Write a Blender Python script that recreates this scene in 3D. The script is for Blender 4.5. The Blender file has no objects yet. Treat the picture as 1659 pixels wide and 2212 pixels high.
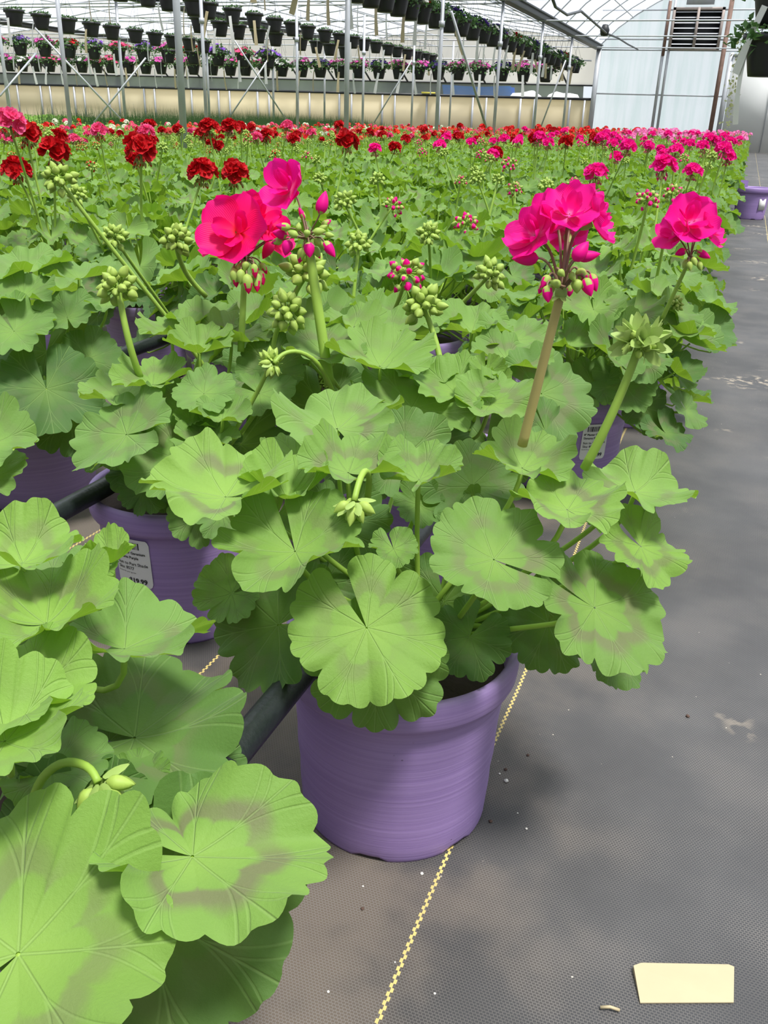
import bpy, math, random
import numpy as np
from mathutils import Vector, Matrix
C = bpy.context.scene.collection
PI = math.pi
RNG = np.random.default_rng(7)

# ------------------------------------------------------------------ camera
F_PX, W_PX, H_PX, CAM_H = 1900.0, 1659, 2212, 0.62
YH, SLOPE, VPX = 252.0, 0.035, 1624.0
def camera_basis():
    cx, cy = W_PX/2, H_PX/2
    p1 = np.array([-800, -(YH-SLOPE*800-cy), -F_PX]); p2 = np.array([800, -(YH+SLOPE*800-cy), -F_PX])
    n = np.cross(p2, p1); n /= np.linalg.norm(n)
    if n[1] < 0: n = -n
    vp = np.array([VPX-cx, -(YH+SLOPE*(VPX-cx)-cy), -F_PX]); vp /= np.linalg.norm(vp)
    yc = vp-n*vp.dot(n); yc /= np.linalg.norm(yc)
    return np.stack([np.cross(yc, n), yc, n])
RC = camera_basis()
CAM = np.array([0, 0, CAM_H])
def ray(x, y): return RC @ np.array([x-W_PX/2, -(y-H_PX/2), -F_PX])/F_PX
def at(x, y, d): return CAM+d*ray(x, y)                 # a point of the place at depth d metres
def on_z(x, y, z): r = ray(x, y); return CAM+(z-CAM_H)/r[2]*r
def on_y(x, y, Y): r = ray(x, y); return CAM+Y/r[1]*r
def on_x(x, y, X): r = ray(x, y); return CAM+X/r[0]*r
def proj(p):
    c = RC.T @ (np.array(p)-CAM); return W_PX/2+F_PX*c[0]/-c[2], H_PX/2-F_PX*c[1]/-c[2], -c[2]
FWD_H = np.array([-RC[0, 2], -RC[1, 2], 0]); FWD_H /= np.linalg.norm(FWD_H)
RIGHT_H = np.array([FWD_H[1], -FWD_H[0], 0]); UP = np.array([0, 0, 1.0])

cam = bpy.data.cameras.new('camera'); camo = bpy.data.objects.new('camera', cam); C.objects.link(camo)
cam.sensor_fit = 'VERTICAL'; cam.sensor_height = 36.0; cam.lens = F_PX*36.0/H_PX
cam.clip_start = 0.02; cam.clip_end = 300
M = Matrix([[RC[i, 0], RC[i, 1], RC[i, 2], CAM[i]] for i in range(3)]+[[0, 0, 0, 1]])
camo.matrix_world = M
bpy.context.scene.camera = camo

# ------------------------------------------------------------------ light and exposure
scn = bpy.context.scene
scn.view_settings.view_transform = 'Standard'; scn.view_settings.look = 'None'
scn.view_settings.gamma = 1.0; scn.view_settings.exposure = 0.24
scn.view_settings.use_curve_mapping = False
scn.cycles.transparent_max_bounces = 12; scn.cycles.max_bounces = 8
world = bpy.data.worlds.new('overcast_sky'); scn.world = world; world.use_nodes = True
bg = world.node_tree.nodes['Background']
wn, wl = world.node_tree.nodes, world.node_tree.links      # overcast: brightest overhead, dimmer low down
wt = wn.new('ShaderNodeTexCoord'); ws = wn.new('ShaderNodeSeparateXYZ'); wl.new(wt.outputs['Generated'], ws.inputs[0])
wr = wn.new('ShaderNodeMapRange'); wr.interpolation_type = 'SMOOTHSTEP'; wl.new(ws.outputs[2], wr.inputs['Value'])
for i_, v_ in zip(('From Min', 'From Max', 'To Min', 'To Max'), (-0.02, 0.95, 0.20, 0.92)): wr.inputs[i_].default_value = v_
wy = wn.new('ShaderNodeMapRange'); wy.interpolation_type = 'SMOOTHSTEP'; wl.new(ws.outputs[1], wy.inputs['Value'])      # brighter low sky beyond the far end
for i_, v_ in zip(('From Min', 'From Max', 'To Min', 'To Max'), (0.1, 1.0, 0.0, 0.75)): wy.inputs[i_].default_value = v_
wa = wn.new('ShaderNodeMath'); wa.operation = 'ADD'; wl.new(wr.outputs['Result'], wa.inputs[0]); wl.new(wy.outputs['Result'], wa.inputs[1])
wl.new(wa.outputs[0], bg.inputs['Strength'])
bg.inputs['Color'].default_value = (0.88, 0.94, 1.0, 1)
sun = bpy.data.lights.new('sun', 'SUN'); sun.energy = 6.4; sun.angle = math.radians(11); sun.color = (1.0, 0.965, 0.91)
suno = bpy.data.objects.new('sun', sun); C.objects.link(suno)
SUN_FROM = Vector((0.34, -0.20, 1.0))
suno.rotation_euler = SUN_FROM.to_track_quat('Z', 'Y').to_euler(); suno.location = (4, 6, 9)

# ------------------------------------------------------------------ materials
def nt(name):
    m = bpy.data.materials.new(name); m.use_nodes = True
    return m, m.node_tree.nodes, m.node_tree.links, m.node_tree.nodes['Principled BSDF']
def flat(name, col, rough=0.6, metal=0, noise=0.0, nscale=20, bump=0.0, spec=0.5, trans=0.0):
    m, N, L, P = nt(name)
    P.inputs['Base Color'].default_value = (*col, 1); P.inputs['Roughness'].default_value = rough
    P.inputs['Metallic'].default_value = metal; P.inputs['Specular IOR Level'].default_value = spec
    if noise or bump:
        tc = N.new('ShaderNodeTexCoord'); no = N.new('ShaderNodeTexNoise'); no.inputs['Scale'].default_value = nscale
        no.inputs['Detail'].default_value = 5
        L.new(tc.outputs['Object'], no.inputs['Vector'])
        if noise:
            r = N.new('ShaderNodeMapRange'); r.inputs['To Min'].default_value = 1-noise; r.inputs['To Max'].default_value = 1+noise
            L.new(no.outputs['Fac'], r.inputs['Value'])
            mx = N.new('ShaderNodeVectorMath'); mx.operation = 'SCALE'; mx.inputs[0].default_value = col
            L.new(r.outputs['Result'], mx.inputs['Scale']); L.new(mx.outputs[0], P.inputs['Base Color'])
        if bump:
            b = N.new('ShaderNodeBump'); b.inputs['Strength'].default_value = bump; b.inputs['Distance'].default_value = 0.002
            L.new(no.outputs['Fac'], b.inputs['Height']); L.new(b.outputs[0], P.inputs['Normal'])
    if trans:
        t = N.new('ShaderNodeBsdfTranslucent'); t.inputs['Color'].default_value = (*col, 1)
        mx = N.new('ShaderNodeMixShader'); mx.inputs[0].default_value = trans
        L.new(P.outputs[0], mx.inputs[1]); L.new(t.outputs[0], mx.inputs[2])
        L.new(mx.outputs[0], N['Material Output'].inputs['Surface'])
    return m
class G:      # tiny node helper
    def __init__(s, N, L): s.N, s.L = N, L
    def put(s, inp, v):
        if isinstance(v, (int, float)): inp.default_value = v
        elif isinstance(v, tuple): inp.default_value = v
        else: s.L.new(v, inp)
    def math(s, op, a, b=None, c=None, clamp=False):
        n = s.N.new('ShaderNodeMath'); n.operation = op; n.use_clamp = clamp
        s.put(n.inputs[0], a)
        if b is not None: s.put(n.inputs[1], b)
        if c is not None: s.put(n.inputs[2], c)
        return n.outputs[0]
    def step(s, v, a, b, lo=0.0, hi=1.0):
        n = s.N.new('ShaderNodeMapRange'); n.interpolation_type = 'SMOOTHSTEP'
        s.put(n.inputs['Value'], v); s.put(n.inputs['From Min'], a); s.put(n.inputs['From Max'], b)
        s.put(n.inputs['To Min'], lo); s.put(n.inputs['To Max'], hi); return n.outputs['Result']
    def mix(s, f, a, b, mode='MIX'):
        n = s.N.new('ShaderNodeMix'); n.data_type = 'RGBA'; n.blend_type = mode
        s.put(n.inputs[0], f); s.put(n.inputs[6], a); s.put(n.inputs[7], b); return n.outputs[2]
    def noise(s, vec, scale, detail=4, out='Fac'):
        n = s.N.new('ShaderNodeTexNoise'); n.inputs['Scale'].default_value = scale; n.inputs['Detail'].default_value = detail
        if vec is not None: s.L.new(vec, n.inputs['Vector'])
        return n.outputs[out]

def leaf_material():
    m, N, L, P = nt('geranium_leaf'); g = G(N, L)
    uv = N.new('ShaderNodeUVMap'); uv.uv_map = 'UVMap'
    sx = N.new('ShaderNodeSeparateXYZ'); L.new(uv.outputs[0], sx.inputs[0]); t, s = sx.outputs[0], sx.outputs[1]
    at_ = N.new('ShaderNodeAttribute'); at_.attribute_name = 'tint'
    sc = N.new('ShaderNodeSeparateColor'); L.new(at_.outputs['Color'], sc.inputs[0])
    tc = N.new('ShaderNodeTexCoord'); ob = tc.outputs['Object']
    f = g.math('ABSOLUTE', g.math('SUBTRACT', g.math('FRACT', t), 0.5))
    dist = g.math('MULTIPLY', g.math('MULTIPLY', f, s), 0.82)
    main = g.step(dist, 0.003, 0.016, 1.0, 0.0)
    fork = g.math('ABSOLUTE', g.math('SUBTRACT', f, g.math('MULTIPLY', g.math('SUBTRACT', s, 0.40), 0.48)))
    forkm = g.math('MULTIPLY', g.step(g.math('MULTIPLY', fork, s), 0.004, 0.020, 1.0, 0.0), g.step(s, 0.38, 0.46))
    fork3 = g.math('ABSOLUTE', g.math('SUBTRACT', f, g.math('MULTIPLY', g.math('SUBTRACT', s, 0.66), 0.55)))
    forkm3 = g.math('MULTIPLY', g.step(g.math('MULTIPLY', fork3, s), 0.004, 0.018, 1.0, 0.0), g.step(s, 0.64, 0.7))
    vein = g.math('MAXIMUM', main, g.math('MULTIPLY', g.math('MAXIMUM', forkm, forkm3), 0.6))
    nz = g.noise(ob, 60, 3); nz2 = g.noise(ob, 14, 2)
    # horseshoe zone: a brownish ring between the centre and the margin
    lob = g.math('MULTIPLY', g.math('SUBTRACT', 0.5, f), 0.24)
    zs = g.math('ADD', g.math('ADD', s, g.math('MULTIPLY', g.math('SUBTRACT', nz, 0.5), 0.18)), g.math('MULTIPLY', lob, -0.8))
    ring = g.math('MULTIPLY', g.step(zs, 0.40, 0.47), g.step(zs, 0.56, 0.74, 1.0, 0.0))
    ring = g.math('MULTIPLY', g.math('MULTIPLY', ring, sc.outputs[1]), g.step(nz2, 0.30, 0.58), clamp=True)
    top = g.mix(sc.outputs[0], (0.028, 0.090, 0.018, 1), (0.225, 0.39, 0.062, 1))
    top = g.mix(g.math('MULTIPLY', sc.outputs[2], 0.55), top, (0.17, 0.32, 0.085, 1))
    top = g.mix(g.step(s, 0.1, 0.6, 0.22, 0.0), top, (0.36, 0.55, 0.10, 1))
    top = g.mix(ring, top, (0.165, 0.155, 0.085, 1))
    top = g.mix(g.math('MULTIPLY', vein, 0.24), top, (0.36, 0.52, 0.18, 1))
    top = g.mix(g.step(nz2, 0.35, 0.7, 0.0, 0.22), top, (0.13, 0.24, 0.05, 1))
    under = g.mix(vein, (0.22, 0.42, 0.04, 1), (0.33, 0.50, 0.10, 1))
    geo = N.new('ShaderNodeNewGeometry')
    col = g.mix(geo.outputs['Backfacing'], top, under)
    L.new(col, P.inputs['Base Color']); P.inputs['Roughness'].default_value = 0.62
    P.inputs['Specular IOR Level'].default_value = 0.28
    P.inputs['Sheen Weight'].default_value = 0.07; P.inputs['Sheen Roughness'].default_value = 0.6
    h = g.math('ADD', g.math('MULTIPLY', vein, -1.0), g.math('MULTIPLY', g.noise(ob, 420, 3), 0.5))
    h = g.math('ADD', h, g.math('MULTIPLY', g.noise(ob, 1800, 2), 0.22))
    b = N.new('ShaderNodeBump'); b.inputs['Strength'].default_value = 0.75; b.inputs['Distance'].default_value = 0.0009
    L.new(h, b.inputs['Height']); L.new(b.outputs[0], P.inputs['Normal'])
    tr = N.new('ShaderNodeBsdfTranslucent')
    L.new(g.mix(0.5, col, (0.50, 0.78, 0.03, 1)), tr.inputs['Color'])
    mx = N.new('ShaderNodeMixShader'); mx.inputs[0].default_value = 0.25
    L.new(P.outputs[0], mx.inputs[1]); L.new(tr.outputs[0], mx.inputs[2]); L.new(mx.outputs[0], N['Material Output'].inputs['Surface'])
    return m
def petal_material(name, base, edge, centre, trans=0.35):
    m, N, L, P = nt(name); g = G(N, L)
    uv = N.new('ShaderNodeUVMap'); uv.uv_map = 'UVMap'
    sx = N.new('ShaderNodeSeparateXYZ'); L.new(uv.outputs[0], sx.inputs[0])
    tc = N.new('ShaderNodeTexCoord')
    streak = g.math('ABSOLUTE', g.math('SINE', g.math('MULTIPLY', sx.outputs[0], 34.0)))
    c = g.mix(g.step(sx.outputs[1], 0.02, 0.38, 1.0, 0.0), (*base, 1), (*centre, 1))
    c = g.mix(g.step(sx.outputs[1], 0.55, 1.0, 0.0, 0.8), c, (*edge, 1))
    c = g.mix(g.math('MULTIPLY', streak, 0.12), c, (base[0]*0.55, base[1]*0.5, base[2]*0.5, 1))
    L.new(c, P.inputs['Base Color']); P.inputs['Roughness'].default_value = 0.55
    P.inputs['Specular IOR Level'].default_value = 0.25
    b = N.new('ShaderNodeBump'); b.inputs['Strength'].default_value = 0.3; b.inputs['Distance'].default_value = 0.0006
    L.new(streak, b.inputs['Height']); L.new(b.outputs[0], P.inputs['Normal'])
    tr = N.new('ShaderNodeBsdfTranslucent'); L.new(c, tr.inputs['Color'])
    mx = N.new('ShaderNodeMixShader'); mx.inputs[0].default_value = trans
    L.new(P.outputs[0], mx.inputs[1]); L.new(tr.outputs[0], mx.inputs[2]); L.new(mx.outputs[0], N['Material Output'].inputs['Surface'])
    return m
def pot_material(name, col, col2):
    m, N, L, P = nt(name); g = G(N, L)
    tc = N.new('ShaderNodeTexCoord'); ob = tc.outputs['Object']
    mp = N.new('ShaderNodeMapping'); mp.inputs['Scale'].default_value = (6, 6, 420); L.new(ob, mp.inputs[0])
    fine = g.noise(mp.outputs[0], 1.0, 3)
    mp2 = N.new('ShaderNodeMapping'); mp2.inputs['Scale'].default_value = (9, 9, 140); L.new(ob, mp2.inputs[0])
    scr = g.step(g.noise(mp2.outputs[0], 1.3, 5), 0.66, 0.74)
    big = g.noise(ob, 9, 3)
    c = g.mix(g.step(fine, 0.3, 0.7), (*col, 1), (*col2, 1))
    c = g.mix(g.math('MULTIPLY', scr, 0.25), c, (col[0]*0.62, col[1]*0.6, col[2]*0.65, 1))
    spk = N.new('ShaderNodeTexVoronoi'); spk.inputs['Scale'].default_value = 75; L.new(ob, spk.inputs['Vector'])
    c = g.mix(g.math('MULTIPLY', g.step(spk.outputs['Distance'], 0.05, 0.09, 1.0, 0.0), g.step(g.noise(ob, 30), 0.55, 0.62)), c, (0.06, 0.03, 0.06, 1))
    L.new(c, P.inputs['Base Color'])
    L.new(g.step(big, 0.2, 0.8, 0.42, 0.6), P.inputs['Roughness'])
    b = N.new('ShaderNodeBump'); b.inputs['Strength'].default_value = 0.35; b.inputs['Distance'].default_value = 0.0008
    L.new(fine, b.inputs['Height']); L.new(b.outputs[0], P.inputs['Normal'])
    return m
def ground_material():
    m, N, L, P = nt('woven_weed_cloth'); g = G(N, L)
    tc = N.new('ShaderNodeTexCoord'); ob = tc.outputs['Object']
    sx = N.new('ShaderNodeSeparateXYZ'); L.new(ob, sx.inputs[0]); X, Y = sx.outputs[0], sx.outputs[1]
    br = N.new('ShaderNodeTexBrick'); L.new(ob, br.inputs['Vector'])
    br.inputs['Scale'].default_value = 1.0; br.inputs['Brick Width'].default_value = 0.0030; br.inputs['Row Height'].default_value = 0.0024
    br.inputs['Mortar Size'].default_value = 0.00042; br.inputs['Mortar Smooth'].default_value = 0.25
    br.offset = 0.5
    weave = br.outputs['Fac']
    n1 = g.noise(ob, 1.6, 6); n2 = g.noise(ob, 7, 6); n3 = g.noise(ob, 40, 4)
    base = g.mix(g.step(n1, 0.35, 0.65), (0.032, 0.033, 0.036, 1), (0.066, 0.067, 0.071, 1))
    # dust settled among the pots (left of the aisle) and in patches
    side = g.step(g.math('ADD', X, g.math('MULTIPLY', Y, 0.10)), -0.30, 0.22, 1.0, 0.0)
    dust = g.math('MULTIPLY', g.step(g.math('ADD', n2, g.math('MULTIPLY', side, 0.16)), 0.50, 0.72), g.step(side, 0.0, 1.0, 0.10, 1.0))
    base = g.mix(g.step(g.noise(ob, 4.3, 6), 0.35, 0.62, 0.45, 0.0), base, (0.022, 0.022, 0.024, 1))
    base = g.mix(g.math('MULTIPLY', dust, 0.62), base, (0.20, 0.152, 0.108, 1))
    base = g.mix(g.math('MULTIPLY', side, 0.25), base, (0.075, 0.062, 0.052, 1))
    ridge = g.math('MULTIPLY', weave, g.step(n2, 0.3, 0.7, 0.35, 1.0))
    base = g.mix(g.math('MULTIPLY', ridge, 0.62), base, (0.21, 0.195, 0.18, 1))
    cr = g.math('MULTIPLY', g.step(g.noise(ob, 3.1, 5), 0.59, 0.68), g.step(n3, 0.50, 0.62))
    base = g.mix(g.math('MULTIPLY', cr, 0.7), base, (0.50, 0.42, 0.32, 1))
    sp = N.new('ShaderNodeTexVoronoi'); sp.inputs['Scale'].default_value = 55; L.new(ob, sp.inputs['Vector'])
    spk = g.math('MULTIPLY', g.step(sp.outputs['Distance'], 0.03, 0.055, 1.0, 0.0), g.step(n3, 0.52, 0.58))
    base = g.mix(spk, base, (0.62, 0.56, 0.46, 1))
    # the woven yellow marker threads, one every 0.36 m, stepping from side to side
    stepx = g.math('MULTIPLY', g.math('GREATER_THAN', g.math('FRACT', g.math('MULTIPLY', Y, 125.0)), 0.5), 0.0018)
    wob = g.math('MULTIPLY', g.math('SUBTRACT', g.noise(ob, 2.5, 1), 0.5), 0.014)
    xx = g.math('ADD', g.math('ADD', X, 0.1455), g.math('ADD', stepx, wob))
    per = g.math('ABSOLUTE', g.math('SUBTRACT', g.math('MODULO', g.math('ADD', xx, 36.18), 0.36), 0.18))
    line = g.step(per, 0.0010, 0.0015, 1.0, 0.0)
    base = g.mix(g.math('MULTIPLY', line, g.step(n2, 0.3, 0.75, 1.0, 0.55)), base, (0.72, 0.56, 0.19, 1))
    L.new(base, P.inputs['Base Color'])
    P.inputs['Roughness'].default_value = 0.6; P.inputs['Specular IOR Level'].default_value = 0.4
    b = N.new('ShaderNodeBump'); b.inputs['Strength'].default_value = 0.6; b.inputs['Distance'].default_value = 0.0007
    L.new(g.math('MULTIPLY', weave, -1.0), b.inputs['Height']); L.new(b.outputs[0], P.inputs['Normal'])
    return m
def film_material(name, col, clear, tl=0.5, streaks=False):
    m, N, L, P = nt(name); g = G(N, L)
    tr = N.new('ShaderNodeBsdfTransparent'); tr.inputs['Color'].default_value = (0.97, 0.98, 1, 1)
    t = N.new('ShaderNodeBsdfTranslucent')
    P.inputs['Roughness'].default_value = 0.35
    if streaks:
        tc = N.new('ShaderNodeTexCoord'); mp = N.new('ShaderNodeMapping'); mp.inputs['Scale'].default_value = (3.0, 1, 0.25)
        L.new(tc.outputs['Object'], mp.inputs[0])
        c = g.mix(g.step(g.noise(mp.outputs[0], 1.6, 5), 0.35, 0.7), (*col, 1), (col[0]*0.72, col[1]*0.84, col[2]*0.78, 1))
        L.new(c, t.inputs['Color']); L.new(c, P.inputs['Base Color'])
    else:
        t.inputs['Color'].default_value = (*col, 1); P.inputs['Base Color'].default_value = (*col, 1)
    a = N.new('ShaderNodeMixShader'); a.inputs[0].default_value = tl
    L.new(P.outputs[0], a.inputs[1]); L.new(t.outputs[0], a.inputs[2])
    b = N.new('ShaderNodeMixShader'); b.inputs[0].default_value = clear
    L.new(a.outputs[0], b.inputs[1]); L.new(tr.outputs[0], b.inputs[2]); L.new(b.outputs[0], N['Material Output'].inputs['Surface'])
    return m

LEAF = leaf_material()
STEM = flat('stem_green', (0.32, 0.50, 0.07), 0.55, noise=0.15, nscale=60, trans=0.15)
STEM_RED = flat('stem_flushed_pink', (0.46, 0.38, 0.14), 0.55, noise=0.15, nscale=50, trans=0.1)
PEDICEL = flat('pedicel_brown_red', (0.20, 0.12, 0.07), 0.55)
BUD = flat('bud_green', (0.36, 0.50, 0.09), 0.6, noise=0.3, nscale=120, trans=0.15)
BUD_DARK = flat('bud_olive', (0.28, 0.29, 0.07), 0.6, noise=0.3, nscale=120)
SEPAL = flat('sepal_green', (0.36, 0.50, 0.13), 0.6, noise=0.15, nscale=90, trans=0.25)
PET = {
    'magenta': petal_material('petal_magenta', (0.94, 0.003, 0.30), (0.94, 0.015, 0.36), (0.90, 0.22, 0.50)),
    'rose': petal_material('petal_rose', (0.94, 0.003, 0.17), (0.94, 0.006, 0.26), (0.90, 0.02, 0.03)),
    'red': petal_material('petal_red', (0.56, 0.004, 0.008), (0.50, 0.006, 0.014), (0.65, 0.01, 0.01), 0.25),
    'pink': petal_material('petal_pink', (0.87, 0.07, 0.24), (0.90, 0.16, 0.36), (0.85, 0.10, 0.20)),
    'salmon': petal_material('petal_salmon', (0.88, 0.17, 0.14), (0.90, 0.28, 0.24), (0.85, 0.15, 0.10)),
    'orange': petal_material('petal_orange', (0.84, 0.06, 0.01), (0.86, 0.10, 0.02), (0.8, 0.05, 0.01)),
    'white': petal_material('petal_white', (0.80, 0.80, 0.78), (0.85, 0.85, 0.84), (0.75, 0.78, 0.6)),
    'violet': petal_material('petal_violet', (0.28, 0.10, 0.62), (0.36, 0.16, 0.70), (0.12, 0.03, 0.3)),
    'indigo': petal_material('petal_indigo', (0.035, 0.015, 0.13), (0.05, 0.02, 0.18), (0.02, 0.01, 0.05)),
    'orchid': petal_material('petal_orchid', (0.75, 0.11, 0.48), (0.80, 0.20, 0.56), (0.6, 0.05, 0.3)),
}
POT = pot_material('lavender_pot_plastic', (0.30, 0.20, 0.455), (0.35, 0.24, 0.51))
SOIL = flat('potting_soil', (0.035, 0.022, 0.014), 0.95, noise=0.5, nscale=60, bump=1.0)
GROUND = ground_material()
PIPE = flat('black_pipe', (0.012, 0.016, 0.017), 0.38, noise=0.3, nscale=200, bump=0.3)
STEEL = flat('galvanised_steel', (0.50, 0.52, 0.55), 0.45, metal=0.35, noise=0.15, nscale=8)
DARKSTEEL = flat('dark_steel', (0.06, 0.065, 0.07), 0.5, metal=0.3)
RUST = flat('rusty_steel', (0.20, 0.12, 0.09), 0.7, noise=0.4, nscale=10)
BASKET = flat('black_basket_plastic', (0.016, 0.015, 0.019), 0.45)
TAGW = flat('plant_tag_white', (0.80, 0.80, 0.78), 0.5, trans=0.2)
TAGC = flat('plant_tag_cream', (0.56, 0.47, 0.29), 0.5, noise=0.06, nscale=50, trans=0.15)
TUFT = flat('basket_foliage', (0.075, 0.17, 0.045), 0.6, noise=0.4, nscale=30, trans=0.25)
GRASSM = flat('grassy_foliage', (0.05, 0.115, 0.03), 0.6, noise=0.3, nscale=4, trans=0.3)
SEED = flat('seedling_foliage', (0.30, 0.52, 0.10), 0.6, noise=0.25, nscale=1.5, trans=0.35)
ROOF = film_material('greenhouse_film', (0.86, 0.90, 1.0), 0.66, 0.7)
ENDFILM = film_material('end_wall_film', (0.90, 0.97, 0.94), 0.42, 0.85, True)
CREAM = flat('cream_panel', (0.86, 0.79, 0.60), 0.6, noise=0.06, nscale=1.2, trans=0.65)
GABLE = flat('gable_film', (0.90, 0.86, 0.76), 0.5, noise=0.06, nscale=1.5, trans=0.82)
BLACKRAIL = flat('black_curtain_rail', (0.015, 0.017, 0.02), 0.5)
WHITE = flat('white_door_panel', (0.78, 0.79, 0.77), 0.4, noise=0.03, nscale=3, trans=0.2)
PAPER = flat('sticker_paper', (0.78, 0.78, 0.76), 0.5)
INK = flat('sticker_ink', (0.015, 0.015, 0.018), 0.6)
BLUE = flat('blue_tarpaulin', (0.01, 0.20, 0.72), 0.4, noise=0.2, nscale=3, bump=0.5)
PERL = flat('perlite', (0.72, 0.70, 0.64), 0.8)
CLOD = flat('soil_clod', (0.10, 0.06, 0.045), 0.9, noise=0.4, nscale=300)
BARK = flat('outside_hedge', (0.06, 0.085, 0.045), 0.9, noise=0.6, nscale=1.5)
YELLOW = flat('yellow_plastic', (0.75, 0.65, 0.10), 0.5)
GLASS = film_material('clear_curtain', (0.7, 0.75, 0.78), 0.78, 0.4)

# ------------------------------------------------------------------ mesh helpers
class MB:
    def __init__(s): s.v, s.q, s.t, s.uv, s.ti, s.qm, s.tm, s.n = [], [], [], [], [], [], [], 0
    def add(s, V, Q=None, T=None, UV=None, tint=(0.5, 0, 0), mat=0):
        V = np.asarray(V, float)
        if Q is not None and len(Q): s.q.append(np.asarray(Q)+s.n); s.qm.append(np.full(len(Q), mat))
        if T is not None and len(T): s.t.append(np.asarray(T)+s.n); s.tm.append(np.full(len(T), mat))
        s.uv.append(np.zeros((len(V), 2)) if UV is None else UV)
        s.ti.append(np.tile(np.array([*tint, 1.0]), (len(V), 1))); s.v.append(V); s.n += len(V)
        return s
    def merge(s, o, Mx=None):
        V = np.concatenate(o.v)
        if Mx is not None: V = V @ Mx[:3, :3].T+Mx[:3, 3]
        for a, b in zip(o.q, o.qm): s.q.append(a+s.n); s.qm.append(b)
        for a, b in zip(o.t, o.tm): s.t.append(a+s.n); s.tm.append(b)
        s.v.append(V); s.uv += o.uv; s.ti += o.ti; s.n += len(V); return s
    def mesh(s, name, mats, smooth=True):
        V = np.concatenate(s.v); q = np.concatenate(s.q) if s.q else np.zeros((0, 4), int); t = np.concatenate(s.t) if s.t else np.zeros((0, 3), int)
        me = bpy.data.meshes.new(name); me.vertices.add(len(V)); me.vertices.foreach_set('co', V.astype(np.float32).ravel())
        loops = np.concatenate([q.ravel(), t.ravel()]).astype(np.int32)
        me.loops.add(len(loops)); me.loops.foreach_set('vertex_index', loops)
        nq, ntr = len(q), len(t); me.polygons.add(nq+ntr)
        st = np.concatenate([np.arange(nq)*4, nq*4+np.arange(ntr)*3]).astype(np.int32)
        me.polygons.foreach_set('loop_start', st)
        mi = np.concatenate(s.qm+s.tm).astype(np.int32); me.polygons.foreach_set('material_index', mi)
        me.polygons.foreach_set('use_smooth', np.full(nq+ntr, smooth))
        uv = np.concatenate(s.uv)[loops]; l = me.uv_layers.new(name='UVMap'); l.data.foreach_set('uv', uv.astype(np.float32).ravel())
        ca = me.color_attributes.new('tint', 'FLOAT_COLOR', 'POINT'); ca.data.foreach_set('color', np.concatenate(s.ti).astype(np.float32).ravel())
        for m in (mats if isinstance(mats, (list, tuple)) else [mats]): me.materials.append(m)
        me.update(calc_edges=True); me.validate()
        return me
    def obj(s, name, mats, parent=None, loc=None, smooth=True):
        o = bpy.data.objects.new(name, s.mesh(name, mats, smooth)); C.objects.link(o)
        if loc is not None:
            o.location = loc
        if parent is not None: o.parent = parent
        return o
def grid_quads(nu, nv, wrap=False):       # nu x nv vertices, index u*nv+v
    u, v = np.meshgrid(np.arange(nu if wrap else nu-1), np.arange(nv-1), indexing='ij'); u = u.ravel(); v = v.ravel(); w = (u+1) % nu
    return np.stack([u*nv+v, w*nv+v, w*nv+v+1, u*nv+v+1], 1)
def tube(mb, pts, rad, n=8, mat=0, tint=(0.5, 0, 0), cap=True):
    P = np.asarray(pts, float); k = len(P); rad = np.full(k, rad) if np.isscalar(rad) else np.asarray(rad)
    T = np.gradient(P, axis=0); T /= np.linalg.norm(T, axis=1)[:, None]+1e-12
    ref = np.array([1, 0, 0.0]) if abs(T[0][0]) < 0.8 else np.array([0, 1.0, 0]); rows = []
    for i in range(k):
        a = np.cross(T[i], ref); a /= np.linalg.norm(a); b = np.cross(T[i], a); ref = np.cross(a, T[i])
        th = np.arange(n)*2*PI/n
        rows.append(P[i]+rad[i]*(np.cos(th)[:, None]*a+np.sin(th)[:, None]*b))
    V = np.array(rows).transpose(1, 0, 2).reshape(-1, 3)
    T3 = None
    if cap:
        V = np.concatenate([V, P[:1], P[-1:]]); c0, c1 = n*k, n*k+1
        T3 = [((i+1) % n*k, i*k, c0) for i in range(n)]+[(i*k+k-1, (i+1) % n*k+k-1, c1) for i in range(n)]
    mb.add(V, grid_quads(n, k, True), T3, mat=mat, tint=tint); return mb
def lathe(mb, prof, n=48, mat=0, c=(0, 0, 0)):
    th = np.arange(n)*2*PI/n; pr = np.asarray(prof, float)
    V = np.stack([np.outer(np.cos(th), pr[:, 0]), np.outer(np.sin(th), pr[:, 0]), np.tile(pr[:, 1], (n, 1))], 2).reshape(-1, 3)+np.array(c)
    mb.add(V, grid_quads(n, len(pr), True), mat=mat); return mb
def box(mb, lo, hi, mat=0):
    x0, y0, z0 = lo; x1, y1, z1 = hi
    V = [(x0, y0, z0), (x1, y0, z0), (x1, y1, z0), (x0, y1, z0), (x0, y0, z1), (x1, y0, z1), (x1, y1, z1), (x0, y1, z1)]
    mb.add(V, [(0, 3, 2, 1), (4, 5, 6, 7), (0, 1, 5, 4), (1, 2, 6, 5), (2, 3, 7, 6), (3, 0, 4, 7)], mat=mat); return mb
def bez(p0, p1, p2, p3, n=12):
    t = np.linspace(0, 1, n)[:, None]; p0, p1, p2, p3 = map(np.asarray, (p0, p1, p2, p3))
    return (1-t)**3*p0+3*(1-t)**2*t*p1+3*(1-t)*t*t*p2+t**3*p3
def frame(z, x):      # rotation with +Z -> z and +X -> x made square to it
    z = np.asarray(z, float); z = z/np.linalg.norm(z); x = np.asarray(x, float); x = x-z*x.dot(z)
    if np.linalg.norm(x) < 1e-6: x = np.cross(z, [0.3, 0.5, 0.8])
    x /= np.linalg.norm(x); y = np.cross(z, x); return np.stack([x, y, z], 1)
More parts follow.
